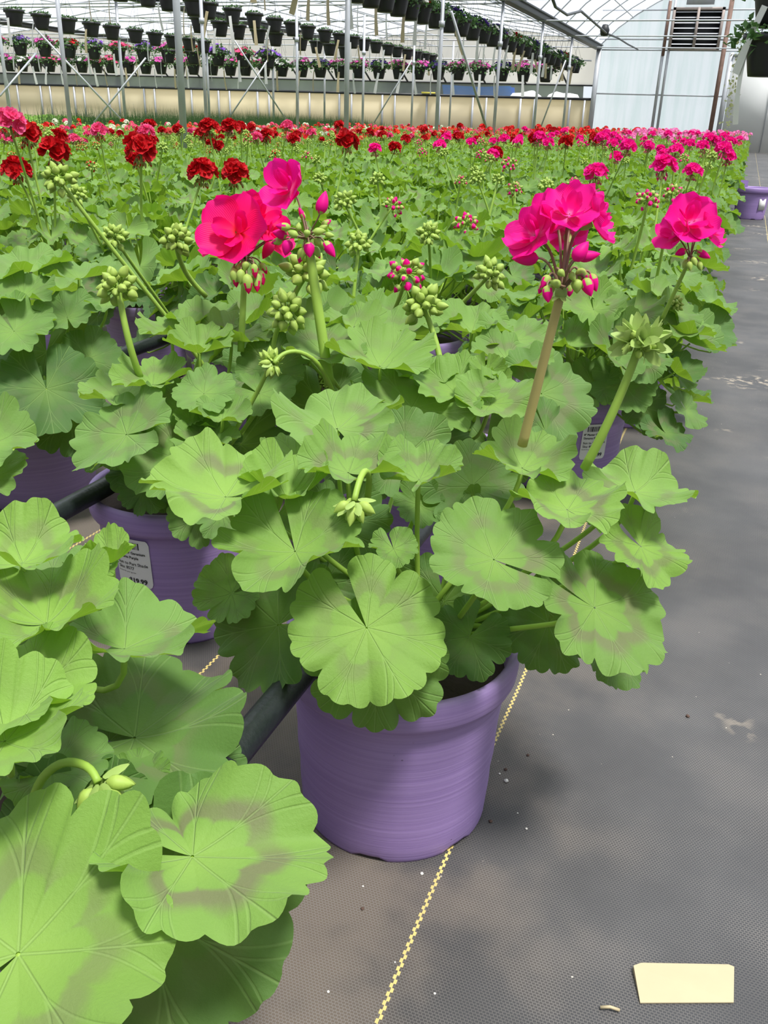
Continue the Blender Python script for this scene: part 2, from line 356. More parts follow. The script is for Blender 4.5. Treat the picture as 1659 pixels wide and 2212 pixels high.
def xf(R, p, s=1.0): m = np.eye(4); m[:3, :3] = R*s; m[:3, 3] = p; return m
def tag(o, label=None, cat=None, group=None, kind=None):
    if label: o['label'] = label
    if cat: o['category'] = cat
    if group: o['group'] = group
    if kind: o['kind'] = kind
    return o
def empty(name, loc, rz=0.0):
    o = bpy.data.objects.new(name, None); C.objects.link(o); o.location = loc; o.rotation_euler = (0, 0, rz); o.empty_display_size = 0.05; return o
def link_mesh(name, me, parent, loc=(0, 0, 0), rot=None, sc=None):
    o = bpy.data.objects.new(name, me); C.objects.link(o); o.parent = parent; o.location = loc
    if rot is not None: o.rotation_euler = rot
    if sc is not None: o.scale = (sc, sc, sc) if np.isscalar(sc) else sc
    return o

# ------------------------------------------------------------------ leaves
def leaf_geo(nA, nR, rng, gap=0.2, cup=0.2, ruf=0.1, fold=0.0, bend=0.0, edge=0.05, ph=None, roll=0.0, skew=0.0, st=1.0):
    a = np.linspace(-(PI-gap), PI-gap, nA+1); t = (a/(PI-gap)+1)/2*7
    amp = 1+rng.normal(0, 0.05, 9); li = np.clip(t.astype(int), 0, 6)
    ampi = np.interp(t, np.arange(7)+0.5, amp[:7])
    dep = np.where(rng.random(8) < 0.45, rng.uniform(0.16, 0.30, 8), rng.uniform(0.04, 0.12, 8)); dep[0] = dep[7] = 0.12
    lobe = 1-dep[np.clip(np.round(t).astype(int), 0, 7)]*(1-np.abs(np.sin(PI*t))**0.45)
    Rb = ampi*lobe*(1-0.08*(np.abs(a)/PI)**6)
    cren = np.abs(np.sin(3*PI*t+0.2*np.sin(a*2)))**0.7*0.065-0.032
    s = np.linspace(0.008, 1, nR+1)**0.85; S, A = np.meshgrid(s, a)
    R = S*(Rb[:, None]*(1-0.05*(1-S))+cren[:, None]*S**7)
    x, y = R*np.cos(A), R*np.sin(A)
    ph = rng.uniform(0, 2*PI) if ph is None else ph
    tt = t[:, None]
    z = cup*S**1.6+ruf*S**2*np.sin(3.5*A*1.02+ph)*0.8+ruf*0.5*S**2.2*np.sin(2*A+ph*1.7)
    z += edge*1.3*S**4*np.sin(9*A+ph*2.3)+edge*0.5*S**8*np.sin(21*A+ph)
    z += 0.050*S*np.abs(np.sin(PI*tt))**0.8*(1-0.2*S)-0.01
    z += fold*np.abs(y)**1.3+bend*x*np.abs(x)+skew*y*np.abs(y)
    if roll: z += roll*np.clip(S-0.6, 0, 1)**2*6*np.sin(A*1.0+ph)
    shrink = 1-0.18*np.clip(np.abs(z)/(S+0.05), 0, 1.2)**2
    x = np.where(x > 0, x*st, x); V = np.stack([x*shrink, y*shrink, z], 2).reshape(-1, 3)
    UV = np.stack([np.repeat(t[:, None], nR+1, 1), S], 2).reshape(-1, 2)
    return V, grid_quads(nA+1, nR+1)[:, ::-1], UV
def add_leaf(mb, P, n, tip, R, rng, nA=56, nR=5, tint=None, **k):
    V, Q, UV = leaf_geo(nA, nR, rng, **k)
    mb.add(V @ (frame(n, tip)*R).T+np.asarray(P), Q, UV=UV, tint=tint if tint is not None else (rng.uniform(0.3, 0.9), rng.uniform(0, 0.9), rng.uniform(0, 1)))
def petiole(mb, P, n, base, r=0.0022, mat=0, k=10, sides=6, lift=0.05):
    P = np.asarray(P); base = np.asarray(base); L_ = np.linalg.norm(P-base)
    pts = bez(base, base+np.array([0, 0, lift*0.6])+0.25*(P-base)*np.array([1, 1, 0.3]), P-np.asarray(n)*L_*0.28, P-np.asarray(n)*0.0022, k)
    tube(mb, pts, np.linspace(r*1.25, r, k), sides, mat)

# ------------------------------------------------------------------ flowers
def petal(mb, Rm, P, L_, Wd, cupz, rng, nu=6, nv=6, mat=0, w0=0.15):
    u = np.linspace(-1, 1, nu); v = np.linspace(0.04, 1, nv); U, V_ = np.meshgrid(u, v, indexing='ij')
    wd = Wd*(w0+(1-w0)*np.sin(np.clip(V_*0.62, 0, 1)*PI)**0.8)*np.sqrt(np.clip(1.02-np.clip(V_-0.55, 0, 1)**2*4.0, 0.05, 1))
    y = U*wd; x = L_*V_*(1-0.06*U*U+0.02*np.cos(3*U))
    ph = rng.uniform(0, 6)
    z = cupz*L_*V_**1.7-0.10*L_*np.sin(V_*PI)*0.3+0.16*L_*(U**2)*V_+0.05*L_*V_**2*np.sin(4*U+ph)
    W = np.stack([x, y, z], 2).reshape(-1, 3)
    mb.add(W @ Rm.T+P, grid_quads(nu, nv), UV=np.stack([U.ravel(), V_.ravel()], 1), mat=mat)
def floret(mb, P, n, R, rng, mat=0, nu=6, nv=6, semi=True, openness=0.35):
    F = frame(n, rng.normal(size=3)); P = np.asarray(P)
    for ring, (k, sc, cz, z0) in enumerate([(5, 1.0, openness*0.8, 0.0)]+([(3, 0.55, openness+0.45, 0.10), (2, 0.36, openness+0.9, 0.14)] if semi else [])):
        for i in range(k):
            th = 2*PI*i/k+ring*0.6+rng.normal(0, 0.12)
            Rz = np.array([[math.cos(th), -math.sin(th), 0], [math.sin(th), math.cos(th), 0], [0, 0, 1]])
            petal(mb, F @ Rz, P+F[:, 2]*(z0*R*0.4+0.002*i*R), R*sc*rng.uniform(0.93, 1.07), R*sc*(0.585 if k > 3 else 0.5), cz+rng.normal(0, 0.07), rng, nu, nv, mat)
def bud(mb, P, d, L_, W, rng, green=0, colour=None, tip=0.0, n=7, k=7):
    """ovoid closed bud; its far end carries colour in slot `colour` when tip > 0"""
    F = frame(d, [0.2, 0.3, 0.9]); v = np.linspace(0, 1, k); r = W*np.sin(PI*v**0.8)**0.75*(1-0.25*v)+0.0002
    th = np.arange(n)*2*PI/n
    V = np.stack([np.outer(np.cos(th), r), np.outer(np.sin(th), r), np.tile(v*L_, (n, 1))], 2).reshape(-1, 3) @ F.T+np.asarray(P)
    Q = grid_quads(n, k, True); col = (Q[:, 0] % k) >= int(round((1-tip)*(k-1)))
    if colour is None or tip <= 0: mb.add(V, Q, mat=green)
    else:
        # streaky: every third strip of the calyx lets the petals show through lower down
        strip = ((Q[:, 0]//k) % 3 == 0) & ((Q[:, 0] % k) >= int(round((1-tip*1.7)*(k-1))))
        m = col | strip
        mb.add(V, Q[~m], mat=green, UV=np.tile([[0.1, 0.52]], (len(V), 1))); s0 = mb.n-len(V)
        if m.any(): mb.q.append(Q[m]+s0); mb.qm.append(np.full(m.sum(), colour))
def sepals(mb, P, d, L_, rng, mat=0, k=5, spread=0.5):
    for i in range(k):
        th = 2*PI*i/k+rng.normal(0, 0.1); F = frame(d, [0.3, 0.1, 0.9])
        Rz = np.array([[math.cos(th), -math.sin(th), 0], [math.sin(th), math.cos(th), 0], [0, 0, 1]])
        A = F @ Rz; Rt = np.array([[math.sin(spread), 0, math.cos(spread)], [0, 1, 0], [math.cos(spread), 0, -math.sin(spread)]]).T
        u = np.linspace(-1, 1, 3); v = np.linspace(0, 1, 5); U, V_ = np.meshgrid(u, v, indexing='ij')
        w = L_*0.26*np.sin(PI*np.clip(V_*0.85+0.12, 0, 1))**0.8
        W = np.stack([L_*V_*math.sin(spread)+0.0*U, U*w, L_*V_*math.cos(spread)+0.05*L_*U*U], 2).reshape(-1, 3)
        mb.add(W @ A.T+np.asarray(P), grid_quads(3, 5), mat=mat)
def sphere_dirs(n, rng, zmin=-1, zmax=1):
    i = np.arange(n)+0.5; z = zmax-(zmax-zmin)*i/n; ph = i*2.39996+rng.uniform(0, 6); r = np.sqrt(np.clip(1-z*z, 0, 1))
    D = np.stack([r*np.cos(ph), r*np.sin(ph), z], 1)+rng.normal(0, 0.10, (n, 3)); return D/np.linalg.norm(D, axis=1)[:, None]
# umbel meshes, hub at origin, stalk below
def bud_umbel(rng, R=0.028, n=24, colour=None, tip=0.0, zmin=-0.55, thin=0.0009, bl=0.0135, bw=0.0056):
    mb = MB()   # slots: 0 green buds, 1 pedicel, 2 colour
    lathe(mb, [(0.0005, -0.004), (0.004, -0.003), (0.005, 0.001), (0.003, 0.004), (0.0003, 0.005)], 8, 1)
    for d in sphere_dirs(n, rng, zmin, 1):
        L_ = R*rng.uniform(0.45, 0.75); e = d*L_*0.75+np.array([0, 0, -0.12*L_])
        dd = d+np.array([0, 0, -0.15]); dd /= np.linalg.norm(dd)
        tube(mb, bez(d*0.002, d*L_*0.5, e*0.9, e, 4), thin, 4, 1, cap=False)
        bud(mb, e, dd, bl*rng.uniform(0.8, 1.15), bw*rng.uniform(0.85, 1.15), rng, 0, 2 if rng.random() < 0.75 else None, tip*rng.uniform(0.5, 1.4) if tip else 0)
    return mb
def hanging_buds(rng, n=14, R=0.030, tip=0.3, zmin=-0.95, zmax=-0.1):
    mb = MB()
    lathe(mb, [(0.0005, -0.004), (0.005, -0.003), (0.006, 0.001), (0.003, 0.004), (0.0003, 0.005)], 8, 1)
    for d in sphere_dirs(n, rng, zmin, zmax):
        h = np.array([d[0], d[1], 0]); h /= np.linalg.norm(h)+1e-9
        e = h*R*rng.uniform(0.35, 0.75)+np.array([0, 0, -R*rng.uniform(0.05, 0.6)])
        tube(mb, bez((0, 0, 0), h*R*0.4+np.array([0, 0, R*0.12]), e+np.array([0, 0, 0.007]), e, 6), 0.0008, 4, 1, cap=False)
        bud(mb, e, np.array([h[0]*0.25, h[1]*0.25, -1.0]), rng.uniform(0.013, 0.018), rng.uniform(0.0036, 0.0048), rng, 0, 2, tip*rng.uniform(0.3, 1.5))
    return mb
def bloom_cluster(rng, n=11, R=0.036, fr=0.024, nu=4, nv=5, zmin=0.05):
    mb = MB()
    for d in sphere_dirs(n, rng, zmin, 1):
        floret(mb, d*R*rng.uniform(0.8, 1.1)+np.array([0, 0, 0.008]), d+np.array([0, 0, 0.1]), fr*rng.uniform(0.85, 1.15), rng, 0, nu, nv, True, rng.uniform(0.15, 0.5))
    return mb

# ------------------------------------------------------------------ setting
mb = MB(); mb.add([(-45, -3, 0), (9, -3, 0), (9, 60, 0), (-45, 60, 0)], [(0, 1, 2, 3)]); mb.obj('floor', GROUND)['kind'] = 'structure'
D = 30.0
GUT = [2.9, -4.7, -12.5, -20.3, -28.1]; GZ = 2.75; APEX = 1.75
def arch(x0, x1, n=16, z0=GZ, h=None):
    h = (APEX if x1 > 0 else 0.5) if h is None else h
    u = np.linspace(0, 1, n); return np.stack([x0+(x1-x0)*u, z0+h*np.sin(PI*u)**0.8], 1)
for i in range(len(GUT)-1):
    A = arch(GUT[i+1], GUT[i]); ys = np.linspace(-2, D, 12)
    V = np.array([[(x, y, z) for y in ys] for x, z in A]).reshape(-1, 3); mb = MB(); mb.add(V, grid_quads(len(A), len(ys)))
    o = mb.obj('ceiling', ROOF); o['kind'] = 'structure'
    # end wall of this bay
    zb = 1.68 if GUT[i] < 0 else 0.0
    mb = MB(); V = [(x, D, zb) for x, z in A]+[(x, D, z) for x, z in A]; k = len(A)
    mb.add(V, [(j, j+1, k+j+1, k+j) for j in range(k-1)]); o = mb.obj('wall_far', ENDFILM if GUT[i] > 0 else GABLE); o['kind'] = 'structure'
    mb = MB()
    for y in np.arange(0.5, D+0.1, 1.475):
        tube(mb, [(x, y, z-0.02) for x, z in A], 0.016, 6, cap=False)
    for u in ((0.12, 0.3, 0.5, 0.7, 0.88)):
        j = u*(k-1); x = GUT[i+1]+(GUT[i]-GUT[i+1])*u; z = GZ+(APEX if GUT[i] > 0 else 0.5)*math.sin(PI*u)**0.8-0.05
        tube(mb, [(x, -2, z), (x, D, z)], 0.014, 6, cap=False)
    for y in np.arange(3.5, D, 3.65): tube(mb, [(GUT[i+1], y, GZ-0.1), (GUT[i], y, GZ-0.1)], 0.016, 6, cap=False)
    mb.obj('trim_%d' % (i+1), STEEL)['kind'] = 'structure'
for i, gx in enumerate(GUT):
    mb = MB(); box(mb, (gx-0.09, -2, GZ-0.10), (gx+0.09, D, GZ+0.02)); box(mb, (gx-0.13, -2, GZ+0.0), (gx+0.13, D, GZ+0.03))
    mb.obj('trim_%d' % (i+11), DARKSTEEL)['kind'] = 'structure'
# far wall of the left bays: cream boards, black rail, clear roll-up curtain
mb = MB(); box(mb, (-32, D, 0), (-4.72, D+0.05, 1.27)); mb.obj('wall_far', CREAM)['kind'] = 'structure'
mb = MB(); box(mb, (-32, D-0.05, 1.27), (-4.72, D+0.05, 1.34)); box(mb, (-32, D-0.03, 1.66), (-4.72, D+0.04, 1.70)); mb.obj('window_frame', BLACKRAIL)['kind'] = 'structure'
bpy.data.objects['window_frame'].name = 'trim_20'
mb = MB(); mb.add([(-32, D+0.02, 1.33), (-4.72, D+0.02, 1.33), (-4.72, D+0.02, 1.67), (-32, D+0.02, 1.67)], [(0, 1, 2, 3)]); mb.obj('window_1', GLASS)['kind'] = 'structure'
mb = MB()
for x in np.arange(-30.2, -5, 1.55):
    box(mb, (x, D-0.06, 0), (x+0.06, D-0.003, 1.27)); box(mb, (x+0.45, D-0.06, 0), (x+0.50, D-0.003, 1.27))
mb.obj('trim_21', STEEL)['kind'] = 'structure'
mb = MB()
for x in np.arange(-30.2, -5, 1.3):
    tube(mb, [(x, D-0.05, 1.68), (x-0.35, D-0.35, 2.3)], 0.028, 6)
mb.obj('trim_22', DARKSTEEL)['kind'] = 'structure'
# girts on the clear end wall and its corner
mb = MB()
for z in (1.47, 2.65, 2.93, 3.68): tube(mb, [(-4.7, D-0.04, z), (2.9, D-0.04, z)], 0.022, 6)
box(mb, (-4.74, D-0.08, 0), (-4.60, D-0.004, GZ)); box(mb, (-2.86, D-0.10, 0), (-2.78, D-0.004, 4.3)); box(mb, (-2.70, D-0.10, 0), (-2.63, D-0.004, 4.3)); box(mb, (-0.98, D-0.09, 0), (-0.84, D-0.004, 2.6))
mb.obj('trim_23', STEEL)['kind'] = 'structure'
mb = MB(); box(mb, (-2.84, D-0.14, 2.5), (-2.76, D-0.10, 3.9)); box(mb, (-1.20, D-0.14, 0), (-1.08, D-0.005, 3.95)); mb.obj('trim_24', RUST)['kind'] = 'structure'
# door at the end of the aisle
mb = MB(); box(mb, (-0.82, D-0.10, 0.0), (0.95, D-0.004, 2.50)); d1 = mb.obj('door_1', WHITE); d1['kind'] = 'structure'
mb = MB(); box(mb, (-0.86, D-0.12, 2.50), (1.0, D-0.004, 2.57)); box(mb, (0.30, D-0.125, 0.02), (0.33, D-0.10, 2.5)); o = mb.obj('door_frame', STEEL, d1)
mb = MB(); tube(mb, [(-0.70, D-0.16, 1.25), (-0.70, D-0.10, 1.25)], 0.035, 10); mb.obj('handle', RUST, d1)
# outside, seen through the curtain
mb = MB(); n = 60; xs = np.linspace(-42, -6.9, n); hs = 2.35+0.1*np.sin(xs*1.3)+RNG.normal(0, 0.04, n)
V = [(x, 40+RNG.normal(0, 0.3), z*h) for x, h in zip(xs, hs) for z in (0, 0.5, 1.0)]; mb.add(V, grid_quads(n, 3)); mb.add(np.array(V)+[0, 1.6, 0], grid_quads(n, 3))
tag(mb.obj('hedge', BARK), 'dark hedge outside, seen through the clear strip of the far wall', 'hedge')
mb = MB(); n, k = 26, 6; xs = np.linspace(-10.05, -7.65, n); V = [(x, 31.6+0.12*math.sin(x*5)+0.4*(1-j/(k-1)), 1.05+0.62*j/(k-1)*(0.97+0.03*math.sin(3*x))) for x in xs for j in range(k)]
mb.add(V, grid_quads(n, k)); mb.add(np.array(V)+[0, .5, -.02], grid_quads(n, k)); tag(mb.obj('tarpaulin', BLUE), 'bright blue tarpaulin hanging outside behind the clear strip', 'tarp')
for i, (x0, x1, lb) in enumerate(((-7.55, -6.45, 'white covered heap outside, nearest the blue tarpaulin'), (-6.4, -5.25, 'white covered heap outside by the corner of the clear end wall'))):
    mb = MB(); lathe(mb, [(0.0, 1.52), (0.2, 1.5), (0.42, 1.42), (0.55, 1.25), (0.6, 0.0)], 24); V = mb.v[0]; V[:, 0] = V[:, 0]*1.1+(x0+x1)/2; V[:, 1] += 31.1
    V[:, 2] += 0.04*np.sin(V[:, 0]*9); tag(mb.obj('covered_heap', WHITE), lb, 'heap')
t = empty('wall_fan', (-1.98, D-0.2, 2.67)); tag(t, 'louvred shutter fan in a grey brown frame high on the clear end wall', 'fan')
mb = MB()
for a_, b_ in (((-0.70, 0, -0.02), (0.70, 0.2, 0.05)), ((-0.70, 0, 0.99), (0.70, 0.2, 1.06)), ((-0.70, 0, 0), (-0.63, 0.2, 1.06)), ((0.63, 0, 0), (0.70, 0.2, 1.06)), ((-0.035, -0.01, 0), (0.035, 0.2, 1.06))): box(mb, a_, b_)
FR = flat('shutter_frame', (0.36, 0.30, 0.27), 0.6, noise=0.2, nscale=6); mb.obj('frame', FR, t)
mb = MB(); box(mb, (-0.64, 0.15, 0.02), (0.64, 0.19, 1.02)); mb.obj('backing', BLACKRAIL, t)
mb = MB()
for side in (-1, 1):
    for j in range(7):
        z = 0.12+j*0.135; mb.add([(side*0.33-0.29, 0.02, z), (side*0.33+0.29, 0.02, z), (side*0.33+0.29, 0.09, z+0.035), (side*0.33-0.29, 0.09, z+0.035), (side*0.33-0.29, 0.02, z+0.02), (side*0.33+0.29, 0.02, z+0.02)], [(0, 1, 2, 3), (0, 1, 5, 4), (4, 5, 2, 3)])
mb.obj('louvre', STEEL, t)
mb = MB(); box(mb, (-0.6, -0.02, 0), (0.15, 0.12, 0.42)); o = mb.obj('control_box', STEEL, None, (-1.75, D-0.2, 3.80)); tag(o, 'grey metal box on the end wall directly above the louvred fan', 'box')

# ------------------------------------------------------------------ posts and braces
def post(x, y, r, top, label, grp):
    mb = MB(); tube(mb, [(0, 0, 0), (0, 0, top)], r, 12); lathe(mb, [(r*1.01, 1.9), (r*1.5, 1.9), (r*1.5, 1.98), (r*1.01, 1.98)], 12)
    tag(mb.obj('support_post', STEEL, None, (x, y, 0)), label, 'post', grp)
ORD = ['first', 'second', 'third', 'fourth', 'fifth', 'sixth', 'seventh', 'eighth', 'ninth', 'tenth', 'eleventh', 'twelfth', 'thirteenth', 'fourteenth', 'fifteenth', 'sixteenth', 'seventeenth', 'eighteenth', 'nineteenth', 'twentieth']
def ordinal(n):
    if n <= 20: return ORD[n-1]
    t_, u = divmod(n, 10); w = {2: 'twenty', 3: 'thirty', 4: 'forty', 5: 'fifty', 6: 'sixty', 7: 'seventy'}[t_]
    return w+'-'+ORD[u-1] if u else w[:-1]+'ieth'
for j, y in enumerate(np.arange(7.3, 29, 3.65)):
    post(-4.7, y, 0.031, GZ-0.05, 'grey steel post, %s back in the line standing nearest the right aisle' % ordinal(j+1), 'steel posts in the nearest line')
for j, y in enumerate(np.arange(10.6, 29, 3.47)):
    post(-8.6, y, 0.028, 2.7, 'grey steel post, %s back in the second line from the right aisle' % ordinal(j+1), 'steel posts in the middle line')
for j, y in enumerate(np.arange(13.8, 29, 3.4)):
    post(-12.5, y, 0.03, GZ-0.05, 'grey steel post, %s back in the third line from the right aisle' % ordinal(j+1), 'steel posts in the far line')
def brace(a, b, Y0, Y1, label, r=0.018):
    p, q = on_y(*a, Y0), on_y(*b, Y1); mb = MB(); tube(mb, [p-p, q-p], r, 8); tag(mb.obj('diagonal_brace', STEEL, None, p), label, 'brace', 'diagonal steel braces')
brace((0, 207), (78, 115), 13.6, 14.6, 'thin steel brace slanting up from the left edge of the photo')
brace((75, 60), (265, 262), 14.5, 15.5, 'steel brace falling right over the pale green seedlings')
brace((203, 265), (315, 125), 16.5, 17, 'steel brace rising right over the pale green seedlings')
brace((490, 262), (578, 130), 20.5, 21, 'steel brace rising right over the dark grassy plants')
brace((505, 85), (620, 262), 20, 21.5, 'steel brace falling right over the dark grassy plants')
brace((808, 265), (890, 130), 24, 24, 'steel brace rising right beside the end of the grassy plants')
brace((975, 25), (1050, 275), 15, 16.5, 'long dark steel brace falling right in front of the blue tarpaulin', 0.022)
brace((1168, 275), (1222, 130), 24, 24, 'steel brace rising right in front of the white heaps outside')

# ------------------------------------------------------------------ hanging baskets
def basket_meshes():
    r = np.random.default_rng(3); out = {}
    mb = MB(); lathe(mb, [(0.0, 0), (0.088, 0), (0.096, 0.03), (0.128, 0.17), (0.128, 0.178), (0.150, 0.182), (0.152, 0.22), (0.138, 0.222), (0.130, 0.20), (0.0, 0.195)], 24)
    out['pot'] = mb.mesh('basket_pot', BASKET)
    def tuft(n, rad, h, size, sag=0.0):
        mb = MB()
        for _ in range(n):
            a, q = r.uniform(0, 2*PI), math.sqrt(r.random())*rad; z = 0.21+h*(1-(q/rad)**2)*r.uniform(0.2, 1)-sag*max(0, q/rad-0.75)*r.random()*4
            F = frame(r.normal(size=3)*0.6+[0, 0, 0.7], r.normal(size=3)); s = size*r.uniform(0.6, 1.3)
            mb.add(np.array([(0, 0, 0), (s*0.5, s*0.35, s*0.1), (s, 0, 0), (s*0.5, -s*0.35, s*0.1)]) @ F.T+[q*math.cos(a), q*math.sin(a), z], [(0, 1, 2, 3)])
        return mb
    out['tuft'] = [tuft(150, 0.15, 0.06, 0.035).mesh('basket_tuft', TUFT) for _ in range(3)]
    out['lush'] = [tuft(260, 0.23, 0.13, 0.05, 0.10).mesh('basket_lush', TUFT) for _ in range(3)]
    out['fl'] = {}
    for c in ('orchid', 'violet', 'indigo', 'white', 'pink', 'red'):
        L_ = []
        for _ in range(2):
            mb = MB()
            for _ in range(22):
                a, q = r.uniform(0, 2*PI), r.uniform(0.05, 0.23); d = np.array([math.cos(a)*q*3, math.sin(a)*q*3, 0.8])
                floret(mb, (q*math.cos(a), q*math.sin(a), 0.33-q*0.5+r.normal(0, 0.02)), d, r.uniform(0.036, 0.048), r, 0, 3, 3, False, 0.4)
            L_.append(mb.mesh('petunia_flowers', PET[c]))
        out['fl'][c] = L_
    mb = MB()
    for i in range(3):
        a = i*2*PI/3; tube(mb, [(0.146*math.cos(a), 0.146*math.sin(a), 0.21), (0, 0, 0.60)], 0.0022, 4)
    tube(mb, [(0, 0, 0.6), (0, 0, 0.66)], 0.003, 4); out['wire'] = mb.mesh('hanger_wire', DARKSTEEL)
    out['tag'] = []
    for m in (TAGW, TAGC):
        mb = MB(); u = np.linspace(0, 1, 5)
        V = [(x, -0.14-0.012*math.sin(3*v), 0.10-0.36*v) for v in u for x in (-0.022-0.006*(v > 0.6), 0.022+0.006*(v > 0.6))]
        mb.add(V, grid_quads(5, 2)); mb.add(np.array(V)+[0, 0.0015, 0], grid_quads(5, 2)); out['tag'].append(mb.mesh('plant_tag', m))
    return out
BK = basket_meshes()
def basket(x, y, z, label, grp, rng, flowers=None, lush=False, tagn=1, s=1.0):
    t = empty('hanging_basket', (x, y, z), rng.uniform(-0.3, 0.3)); s *= 1.18; t.scale = (s, s, s); tag(t, label, 'hanging basket', grp)
    link_mesh('basket_pot', BK['pot'], t)
    link_mesh('foliage', BK['lush' if (lush or flowers) else 'tuft'][rng.integers(3)], t, rot=(0, 0, rng.uniform(0, 6)))
    if flowers: link_mesh('flowers', BK['fl'][flowers][rng.integers(2)], t, rot=(0, 0, rng.uniform(0, 6)))
    link_mesh('hanger', BK['wire'], t)
    if tagn: link_mesh('plant_tag', BK['tag'][rng.integers(2)], t, rot=(rng.normal(0, 0.04), rng.normal(0, 0.15), rng.uniform(-0.9, 0.3)))
    return t
r_ = np.random.default_rng(11)
def row_from_px(xs, X, z):     # Y of each basket in a row that hangs along the line x = X, from where it shows
    out = []
    for x in xs:
        Y = 20.0
        for _ in range(30):
            px, py, d = proj((X, Y, z)); px2, _, _ = proj((X, Y+0.01, z)); Y += (x-px)/((px2-px)/0.01)*0.8; Y = min(max(Y, 5), 200)
        out.append(Y)
    return out
for j, Y in enumerate(row_from_px([30, 88, 145, 197, 241, 292, 334, 372, 408, 440], -12.5, 2.10)):
    basket(-12.5, Y, 1.87, 'black hanging basket of green sprouts, %s from the left in the lower row' % ordinal(j+1), 'green baskets in the left row', r_)
for j, Y in enumerate(row_from_px([215, 258, 318, 362, 417, 450, 502, 549, 593, 631, 665, 702, 734, 762, 787, 812, 838, 858, 880, 900, 918, 933], -9.3, 2.3)):
    basket(-9.3, Y, 2.09, 'black hanging basket of green sprouts, %s from the left in the upper row' % ordinal(j+1), 'green baskets in the upper row', r_)
for j, Y in enumerate(row_from_px([430, 475, 513, 558, 595, 650, 684, 712, 745], -9.75, 2.2)):
    basket(-9.75, Y, 1.91, 'black hanging basket half hidden behind the upper row, %s from the left' % ordinal(j+1), 'baskets behind the upper row', r_)
cols = ['indigo', 'white', 'red', 'white', 'indigo', None, 'indigo', 'white']
for j, Y in enumerate(np.concatenate([np.arange(9.3, 15, 0.52), np.arange(15.2, 28.8, 0.72)])):
    c = cols[j % 8] if j > 6 else None
    basket(-5.0, Y, 1.93, 'black basket of %s, %s from the front in the long right row' % ({None: 'trailing green leaves', 'indigo': 'dark indigo petunias', 'white': 'white flowers', 'red': 'red and dark flowers'}[c], ordinal(j+1)), 'baskets in the long right row', r_, c, True)
for j, x in enumerate(np.arange(-24.6, -4.9, 0.60)):
    right = x > -12.2; c = ('orchid' if j % 3 else 'indigo') if right else ('orchid', 'pink', 'orchid', 'white')[j % 4]
    basket(x, 26.0+r_.normal(0, 0.06), 1.60, 'black basket of %s petunias, %s from the left in the crosswise row' % ({'orchid': 'orchid pink', 'indigo': 'dark indigo', 'pink': 'bright pink', 'white': 'white'}[c], ordinal(j+1)), 'flowering baskets in the crosswise row', r_, c, s=1.25)
for j, x in enumerate(np.arange(-20.5, -12.2, 0.66)):
    c = ('violet', 'pink', 'violet', 'orchid', 'red')[j % 5]
    basket(x, 21.5+0.2*j, 1.86-0.012*j, 'black basket of %s flowers, %s from left above the pink petunias' % ({'violet': 'lavender violet', 'pink': 'bright pink', 'orchid': 'orchid pink', 'red': 'red'}[c], ordinal(j+1)), 'flowering baskets in the left row', r_, c, s=1.25)
p = at(1668, 60, 6.0)
for dz, lb in ((0.10, 'upper black basket with pale yellow trailing leaves at the top right edge'), (-0.20, 'lower black basket with pale yellow trailing leaves at the top right edge')):
    t = basket(p[0], p[1], p[2]+dz-0.1, lb, 'baskets at the right edge', r_, None, True, 1, 1.0)
YEL = flat('pale_trailing_leaves', (0.55, 0.58, 0.28), 0.6, trans=0.3)
mb = MB()
for _ in range(120):
    z = -r_.random()*0.55; s = 0.022*r_.uniform(0.6, 1.2); F = frame(r_.normal(size=3), r_.normal(size=3))
    mb.add(np.array([(0, 0, 0), (s*0.5, s*0.4, 0), (s, 0, 0), (s*0.5, -s*0.4, 0)]) @ F.T+[-0.16+r_.normal(0, 0.016), r_.normal(0, 0.02), 0.25+z], [(0, 1, 2, 3)])
mb.obj('trailing_leaves', YEL, t)
# hanger pipes over the rows, cross pipes, cable
mb = MB()
for X, z in ((-12.5, 2.66), (-9.3, 2.88), (-9.75, 2.70), (-5.0, 2.72)): tube(mb, [(X, 0, z), (X, D, z)], 0.015, 6)
for y, x0, x1, z in ((26.0, -28, -4.8, 2.585), (21.6, -28, -12, 2.72), (18.2, -28, -4.7, 2.6), (29, -28, -4.7, 2.3), (12, -20, -4.7, 2.66)): tube(mb, [(x0, y, z), (x1, y, z)], 0.018, 6)
tube(mb, [(-20.8, 21.4, 2.84), (-12.0, 24.1, 2.68)], 0.015, 6)
mb.obj('trim_30', STEEL)['kind'] = 'structure'
mb = MB(); pts = [on_y(x, y, Y) for x, y, Y in ((1180, -40, 12), (1200, 15, 13), (1225, 32, 14), (1255, 24, 15), (1285, 50, 17), (1310, 72, 19), (1335, 82, 22), (1355, 95, 25), (1378, 107, 28.5))]
tube(mb, pts, 0.02, 6); tag(mb.obj('overhead_cable', DARKSTEEL), 'black cable looping along the arched roof towards the end wall', 'cable')
mb = MB(); lathe(mb, [(0, 0), (0.07, 0.01), (0.09, 0.1), (0.05, 0.19), (0, 0.2)], 12); tag(mb.obj('cable_lamp', BLACKRAIL, None, on_y(1305, 78, 19)), 'small dark lamp hanging from the overhead cable', 'lamp')
mb = MB(); box(mb, (-.22, -.06, 0), (.22, .06, .05)); tag(mb.obj('yellow_tray', YELLOW, None, (-9.95, D-0.12, 1.34)), 'small yellow tray lying on the black rail of the far wall', 'tray')

